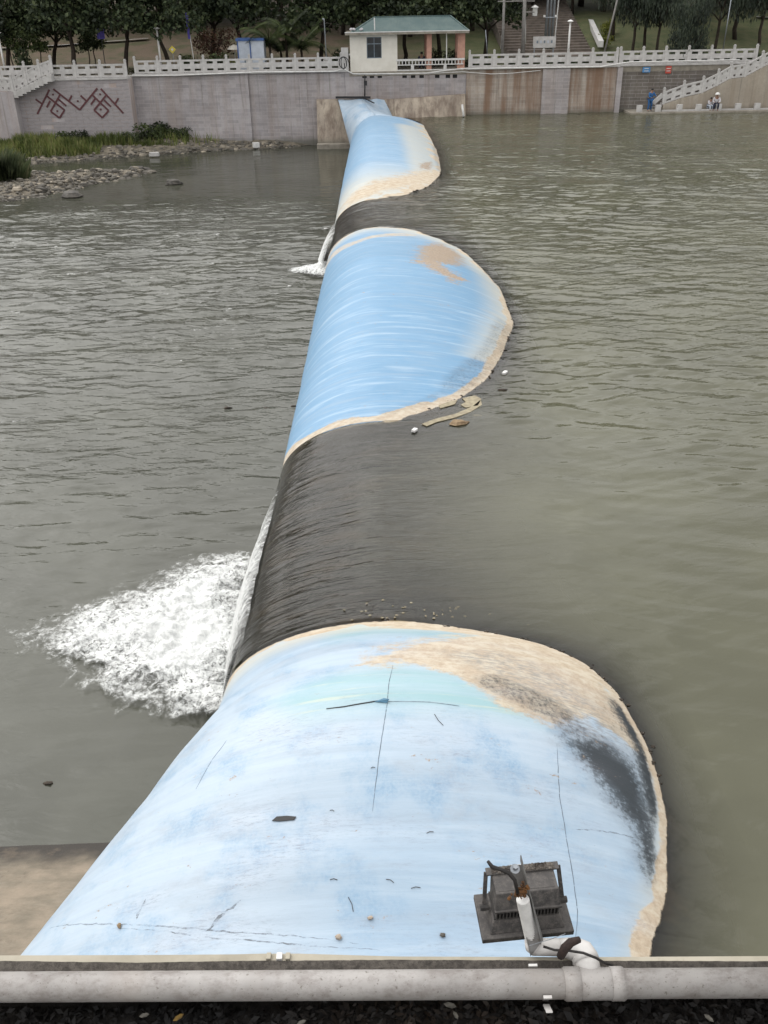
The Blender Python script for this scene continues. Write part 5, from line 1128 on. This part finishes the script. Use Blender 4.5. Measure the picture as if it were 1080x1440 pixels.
for k_, (T, n_) in enumerate(((XW, 34), (XM, 50), (XF, 24))):
    for i in range(n_):
        Y_ = r3.uniform(*( (8.5, 12.1), (20.5, 30), (48, 56))[k_]); xw = np.interp(Y_, T[:, 0], T[:, 1]) + r3.normal() * .03; s_ = r3.uniform(.004, .03) * (1 + .5 * k_)
        zz = dam_z(xw, Y_); 
        if zz < -.3: continue
        mb.blob((xw, Y_, max(float(zz), 0) + .005), (s_ * 1.4, s_, s_ * .5), i + 500 * k_, 5, .35)
mb.obj('flotsam', M_deb, label='dark crumbs of flotsam stranded along the rims of the blue bulges', cat='flotsam', kind='stuff')

# ---------------------------------------------------------------- near abutment slope and bridge edge
n = N('apron_concrete'); p = n.pos(); col = n.mix(n.ramp(n.noise(n.map(p, (.8, 1.3, 1)), 1.3, 8, .7), .35, .65), (.235, .19, .14), (.13, .11, .08))
col = n.mix(n.math('MULTIPLY', n.ramp(n.noise(n.map(p, (.5, 2, 1)), 1, 8, .7), .5, .68), .55), col, (.22, .19, .145)); col = n.mix(n.ramp(n.math('ADD', n.n('SeparateXYZ', {0: p}).outputs[2], n.math('MULTIPLY', n.noise(p, 3, 6), .25)), -1.62, -1.9), col, (.03, .025, .02))
col = n.mix(n.math('MULTIPLY', n.ramp(n.noise(p, 2.3, 8, .7), .55, .68), .75), col, (.09, .07, .05))
M_apron = n.end(n.bsdf(Base_Color=col, Roughness=.85, Normal=n.bump(n.noise(p, 7, 8, .7), .5, .03)))
xa_ = np.arange(-40, 6, .25); ya_ = np.arange(0, 10.3, .1); Ya, Xa = np.meshgrid(ya_, xa_, indexing='ij')
Za = ZD + (9.7 - Ya) * .42 + .05 * (fbm(Xa * .7, Ya * 1.5, 4, 3) - .5)
grid('abutment_slope', np.stack([Xa, Ya, Za], -1), M_apron, kind='structure')

def Q(x, y, d=2.92): return W(x, y, d=d)
pl, pr = Q(-120, 1388.7), Q(1200, 1381.3)
pt = lambda x: pl.lerp(pr, (x + 120) / 1320)
n = N('dirty_pvc'); p = n.obj(); col = n.mix(n.ramp(n.noise(p, 7, 5, .6), .35, .7), (.29, .275, .262), (.235, .223, .212))
col = n.mix(n.math('MULTIPLY', n.ramp(n.noise(n.map(p, (1, 1.5, 1.5)), 11, 9, .8), .44, .66), .75), col, (.15, .13, .12)); col = n.mix(n.math('MULTIPLY', n.ramp(n.noise(p, 90, 3, .6), .62, .70), .8), col, (.10, .085, .07))
col = n.mix(n.math('MULTIPLY', n.ramp(n.noise(n.map(p, (1, .3, .3)), 3, 4), .5, .7), .4), col, (.27, .24, .215))
M_pvc = n.end(n.bsdf(Base_Color=col, Roughness=.5, Normal=n.bump(n.noise(p, 60, 5, .6), .25, .002)))
M_pvcw = mat('clean_pvc', (.62, .60, .58), (.50, .48, .46), 12, .4, .1, 60, .001, stain=(.35, .32, .29), st_scale=20, st=(.58, .75))
pipe = thing('pvc_pipe', pt(540), 'long dirty white pvc pipe running along the bridge edge', 'pipe'); O_ = pt(540)
ax = (pr - pl).normalized(); R_p = .0440
MB().tube([pl - O_, pr - O_], R_p, 48).obj('pipe_run', M_pvc, pipe, True)
def sleeve(x0, x1, r, name='tee_joint', m=M_pvc): a, b = pt(x0) - O_, pt(x1) - O_; return MB().tube([a, a + ax * .001, b - ax * .001, b], [r - .004, r, r, r - .004], 48).obj(name, m, pipe, True)
sleeve(792, 878, .0475); sleeve(794, 815, .050); sleeve(858, 876, .050)
# riser from the tee, elbow to the left and thin pipe up the bracket
j0 = pt(832) - O_
J_ = lambda x, y, z: j0 + Vector((x, y, z))
MB().tube([J_(0, .015, 0), J_(-.004, .06, .008), J_(-.008, .082, .012)], [.041, .041, .041], 32).obj('riser', M_pvcw, pipe, True)
MB().tube([J_(-.004, .066, .010), J_(-.006, .078, .012), J_(-.014, .098, .015), J_(-.034, .110, .017), J_(-.060, .114, .018), J_(-.082, .116, .018)], [.0445, .0445, .043, .037, .031, .028], 28).obj('elbow', M_pvcw, pipe, True)
t3 = J_(-.172, .122, .016); MB().tube([J_(-.075, .116, .018), J_(-.12, .119, .017), t3], [.0275, .027, .027], 24).obj('branch_pipe', M_pvcw, pipe, True)
# corrugated conduit
c0, c1 = t3 + Vector((.004, 0, .004)), Q(735, 1264, 2.905) - O_
nn_ = 70; MB().tube([c0.lerp(c1, i / nn_) for i in range(nn_ + 1)], [.0195 + .0018 * (i % 2) for i in range(nn_ + 1)], 18).obj('corrugated_conduit', mat('grey_conduit', (.78, .77, .75), (.66, .65, .63), 20, .45, stain=(.25, .23, .2), st_scale=18, st=(.6, .78)), pipe, True)
MB().tube([c0 + Vector((.012, -.008, -.012)), c0, c0.lerp(c1, .12)], [.022, .027, .024], 18).obj('conduit_elbow', M_pvcw, pipe, True)
# straps
for x in (766,):
    a = pt(x); stp = thing('pipe_strap', a, 'white metal strap hook under the pvc pipe left of the tee', 'strap'); r_o = R_p + .004; mb = MB(); pts = []
    angs = np.linspace(-1.0, -2.6, 10)
    for wv in (-.009, .009):
        for t_ in angs: pts.append(Vector((wv, cos(t_) * r_o, sin(t_) * r_o)))
    fs = [(i, i + 1, 11 + i, 10 + i) for i in range(9)]; mb.add(pts, fs); mb.obj('band', M_pvcw, stp)
    MB().box((0, -.068, -.02), (.02, .006, .06), Matrix.Rotation(.9, 3, 'X')).obj('hook', M_pvcw, stp, bevel=.001); MB().box((0, -.052, .012), (.026, .01, .005)).obj('lip', M_pvcw, stp); MB().box((-.03, .054, .015), (.028, .008, .006)).obj('clip', M_white, stp)
# black tape band and wire
tape = thing('tape_band', Q(806, 1345, 2.93), 'dark brown tape wound round the white elbow', 'tape'); o0 = Q(806, 1345, 2.93)
mb = MB(); A_ = [Q(x, y, d) - o0 for x, y, d in ((788, 1345, 2.945), (794, 1334, 2.925), (803, 1325, 2.92), (815, 1321, 2.93))]; mb.tube(A_, [.013, .015, .014, .010], 8); mb.obj('band', mat('brown_tape', (.035, .02, .016), (.018, .011, .01), 30, .85, .8, 120, .003), tape, True)
M_wire = mat('black_wire', (.018, .015, .014), None, 30, .6)
tag(MB().tube([Q(x, y, d) for x, y, d in ((764, 1331, 2.96), (780, 1336, 2.95), (800, 1337, 2.915), (820, 1340, 2.905), (838, 1347, 2.91), (850, 1354, 2.94), (862, 1358, 2.96))], .0042, 6).obj('wire', M_wire, smooth=True), 'thin black wire crossing the white elbow of the pipe', 'wire')
tag(MB().tube([Q(x, y, d) for x, y, d in ((744, 1330, 2.95), (760, 1325, 2.93), (774, 1321, 2.94), (795, 1313, 2.98))], .0012, 5).obj('thin_tie', M_galv), 'thin grey tie wire round the conduit foot', 'wire')

# floodlight: lies face down, back with fins upwards
FL = Q(736, 1281, 3.14)
fl = thing('floodlight', FL, 'dusty dark grey floodlight with cooling fins hung over the near bulge', 'floodlight', rz=.0)
n = N('dusty_black_metal'); p = n.obj(); g = n.n('NewGeometry'); upz = n.n('SeparateXYZ', {0: g.outputs['Normal']}).outputs[2]
col = n.mix(n.ramp(n.noise(p, 22, 8, .75), .40, .66), (.022, .021, .021), (.075, .068, .063)); col = n.mix(n.math('MULTIPLY', n.ramp(n.noise(p, 70, 5, .8), .5, .64), .55), col, (.12, .105, .095))
col = n.mix(n.math('MULTIPLY', n.ramp(upz, .3, .9), .35), col, (.09, .082, .077)); M_fl = n.end(n.bsdf(Base_Color=col, Roughness=.8, Normal=n.bump(n.noise(p, 90, 6, .7), .5, .003)))
M_fldark = mat('floodlight_black', (.022, .021, .021), (.05, .046, .043), 25, .7)
M_grime = mat('grime', (.16, .14, .12), (.045, .036, .03), 34, .95, 1, 160, .006); M_alu = mat('aluminium', (.42, .42, .42), (.30, .295, .29), 20, .38, .15, 90, .002, metal=.7, stain=(.12, .08, .05), st_scale=24, st=(.62, .78))
M_rustc = mat('rusty_clump', (.16, .07, .02), (.05, .025, .012), 40, .9, .8, 90, .005)
rotm = Matrix.Rotation(.10, 3, 'Z')
frm = thing  # keep name
flr = Matrix.Rotation(.09, 4, 'Z') @ Matrix.Rotation(.10, 4, 'X'); fl.rotation_euler = flr.to_euler()
fl.scale = (1.05,) * 3
# bezel plate: x width .30, y depth .24
def frustum(mb, x0, y0, z0, x1, y1, z1, oy=0): mb.hexa([(-x0, -y0, z0), (x0, -y0, z0), (x0, y0, z0), (-x0, y0, z0), (-x1, -y1 + oy, z1), (x1, -y1 + oy, z1), (x1, y1 + oy, z1), (-x1, y1 + oy, z1)]); return mb
frustum(MB(), .148, .080, -.03, .148, .080, -.008).obj('bezel', M_fl, fl, bevel=.003)
frustum(MB(), .122, .066, -.008, .108, .050, .026, .010).obj('shell', M_fl, fl, bevel=.003)
mb = MB().bb((-.105, -.036, .026), (.105, .060, .032)); mb.obj('fin_base', M_fldark, fl)
fin = MB().bb((-.0018, -.040, .032), (.0018, .058, .074)).mesh('fin', M_fl)
for i in range(19): inst('fin', fin, fl, (-.099 + i * .011, 0, 0))
frustum(MB(), .106, .044, .074, .100, .046, .130, .032).obj('driver_box', M_fl, fl, bevel=.003)
MB().bb((-.107, -.046, .0745), (.107, -.038, .082)).obj('lip', M_fl, fl); MB().bb((-.09, -.006, .1255), (.09, .0, .131)).obj('rib', M_fl, fl)
MB().bb((-.118, .052, .130), (.118, .078, .136)).obj('yoke_bar', M_fl, fl)
for s in (-1, 1): MB().bar((s * .118, .065, .133), (s * .130, .005, .015), .005, .013, (1, 0, 0)).obj('yoke_arm', M_fl, fl); MB().tube([(s * .115, .008, .03), (s * .142, .008, .03)], .011, 8).obj('pivot_knob', M_fldark, fl)
mb = MB(); r4 = np.random.default_rng(4)
for i in range(420): a, b = r4.uniform(-.1, .1), r4.uniform(.054, .076); mb.blob((a, b, .136 + r4.uniform(0, .002)), (.004, .0035, .002), i, 4, .4)
for i in range(300): a, b = r4.uniform(-.08, .08), r4.uniform(.002, .05); mb.blob((a, b, .1255 + r4.uniform(0, .002)), (.004, .003, .002), i, 4, .4)
mb.obj('grime', M_grime, fl, kind='stuff')
# aluminium angle bracket
br = thing('angle_bracket', Q(752, 1340, 2.95), 'aluminium angle bracket holding the floodlight out over the dam', 'bracket'); o0 = Q(752, 1340, 2.95)
A0, A1 = Q(762, 1322, 2.95) - o0, Q(733, 1202, 2.86) - o0; B0 = Q(746, 1345, 2.99) - o0; B1 = Q(716, 1217, 2.91) - o0
def plate(p, th, name, m, par): 
    p = [Vector(q) for q in p]; nrm = (p[1] - p[0]).cross(p[2] - p[0]).normalized() * th; return MB().hexa([q for q in p] + [q + nrm for q in p]).obj(name, m, par)
plate([A0, A1, A1 + Vector((0.002, .01, -.035)), A0 + Vector((.002, .01, -.035))], .003, 'upright_flange', M_alu, br)
C0 = Q(764, 1322, 2.97) - o0; C1 = Q(735, 1216, 2.89) - o0
plate([B0, C0, C1, B1], -.003, 'flat_flange', M_alu, br)
bq = Q(724, 1223, 2.885) - o0; MB().tube([bq, bq + Vector((0, -.006, .022))], .008, 6).obj('bolt', M_galv, br); MB().tube([bq + Vector((0, 0, .002)), bq + Vector((0, -.003, .008))], .015, 12).obj('washer', M_galv, br)
mb = MB()
for i in range(70): q = Q(734 + r4.normal() * 5, 1253 + r4.normal() * 5, 2.885 + r4.uniform(-.01, .01)) - o0; mb.blob(q, r4.uniform(.003, .007), i, 5, .4)
mb.obj('rust_crust', M_rustc, br, kind='stuff')
tag(MB().tube([Q(x, y, 2.86) for x, y in ((686, 1211), (692, 1219), (705, 1223), (716, 1228), (724, 1238), (728, 1256))], [.005, .007, .006, .007, .006, .005], 8).obj('power_cable', M_wire, smooth=True), 'stiff black cable end curling over the top of the floodlight', 'cable')

# curb and bridge body
n = N('gritty_curb'); p = n.pos(); col = n.mix(n.ramp(n.noise(p, 35, 8, .8), .38, .62), (.13, .115, .10), (.055, .048, .042)); M_grit = n.end(n.bsdf(Base_Color=col, Roughness=.95, Normal=n.bump(n.noise(p, 90, 8, .8), 1, .008)))
M_lip = mat('pale_mortar_lip', (.42, .385, .31), (.33, .30, .235), 5, .85, .4, 60, .003, stain=(.15, .13, .09), st=(.58, .74), st_scale=7)
def cpt(x, y, d): return W(x, y, d=d)
M_blackc = mat('near_black_concrete', (.018, .015, .012), (.01, .008, .007), 20, .8, .6, 60)  # near-black concrete for the girder below the litter
bl_ = thing('bridge_edge', (0, 1.6, 6.1), 'gritty concrete edge of the bridge just behind the pvc pipe', 'bridge edge'); o1 = Vector((0, 1.6, 6.1))
def strip(pa, pb, depth_dn, name, m, wob=0.0):
    """pa,pb : outer and inner edge polylines"""
    mb = MB(); n_ = len(pa); vs = list(pa) + list(pb) + [p - Vector((0, 0, depth_dn)) for p in pa]; mb.add([v - o1 for v in vs], [(i, i + 1, n_ + i + 1, n_ + i) for i in range(n_ - 1)] + [(i + 1, i, 2 * n_ + i, 2 * n_ + i + 1) for i in range(n_ - 1)])
    return mb.obj(name, m, bl_)
zlip = 6.19
S1 = [(-160, 1343.5), (0, 1343.5), (200, 1343), (330, 1342), (368, 1341), (420, 1341), (560, 1345), (700, 1345.5), (800, 1346), (900, 1345.5), (1080, 1344.5), (1240, 1344)]
S2 = [(-160, 1352), (0, 1351.5), (200, 1354), (330, 1351.5), (368, 1351), (420, 1351), (560, 1350), (700, 1350.5), (800, 1351), (900, 1351.5), (1080, 1352), (1240, 1351)]
a_ = [W(x, y, z=zlip) for x, y in S1]; b_2 = [W(x, y, z=zlip) for x, y in S2]; strip(a_, b_2, .5, 'mortar_lip', M_lip)
ii = np.linspace(-160, 1240, 160)
g0 = [W(x, np.interp(x, [s[0] for s in S2], [s[1] for s in S2]) - .6 + .7 * rng.random(), z=zlip + .003 + .002 * rng.random()) for x in ii]; g1 = [Vector((p.x, 1.845, zlip - .035)) for p in g0]
strip(g0, g1, .02, 'gritty_top', M_grit)
for x, wd in ((378, 7), (393, 9), (405, 7)):
    MB().box(W(x, 1345.5, z=zlip + .004) - o1, (wd * .00215, .024, .014)).obj('crack_filler', M_white if x == 393 else M_lip, bl_, bevel=.002)
MB().bb((-4, -.18, -1.0), (4, .295, -.028)).obj('girder', M_blackc, bl_)
# litter on the shelf under the pipe
mb = MB(); r5 = np.random.default_rng(8)
M_lit = leafmat('shade_tinted_wet_litter', [(.004, .003, .003), (.008, .006, .005), (.013, .009, .006), (.024, .015, .009), (.005, .005, .004)])  # shade on the shelf is put into these near-black leaf colours
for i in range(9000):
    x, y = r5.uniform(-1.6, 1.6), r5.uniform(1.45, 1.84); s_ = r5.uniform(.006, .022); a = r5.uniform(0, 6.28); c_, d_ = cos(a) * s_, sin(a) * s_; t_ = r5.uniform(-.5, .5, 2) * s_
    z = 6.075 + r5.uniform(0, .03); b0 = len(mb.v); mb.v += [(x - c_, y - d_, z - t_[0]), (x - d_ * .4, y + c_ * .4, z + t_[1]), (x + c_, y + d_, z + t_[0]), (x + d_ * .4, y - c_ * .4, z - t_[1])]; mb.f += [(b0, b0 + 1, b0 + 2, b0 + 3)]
mb.obj('leaf_litter', M_lit, label='rotting leaf litter coloured dark for shade on the ledge below the pvc pipe', cat='leaf litter', kind='stuff')
def leaf(px, py, s_, m, lab, rz):
    q = W(px, py, z=6.125); o = slab([(-s_, 0), (-s_ * .4, s_ * .4), (s_ * .5, s_ * .35), (s_, 0), (s_ * .4, -s_ * .35), (-s_ * .5, -s_ * .3)], .002).obj('fallen_leaf', m, label=lab, cat='leaf'); o.location = q; o.rotation_euler = (.2, -.2, rz)
M_oleaf = mat('ochre_leaf', (.20, .12, .02), (.10, .06, .015), 50, .8); M_gleaf = mat('grey_leaf', (.14, .13, .11), (.07, .065, .055), 60, .8)
leaf(251, 1431, .019, M_oleaf, 'ochre yellow leaf in the litter below the pipe', .5); leaf(203, 1428, .017, M_gleaf, 'pale grey leaf left of the ochre leaf', .1); leaf(633, 1414, .022, M_gleaf, 'pale grey twisted leaf under the pipe left of the strap', -.4); leaf(641, 1428, .016, M_gleaf, 'small grey leaf below the twisted leaf', -1.2); leaf(997, 1432, .018, M_gleaf, 'grey frayed leaf at the lower right', -1.0); leaf(424, 1438, .016, M_gleaf, 'curled grey leaf at the bottom edge of the litter', .3)
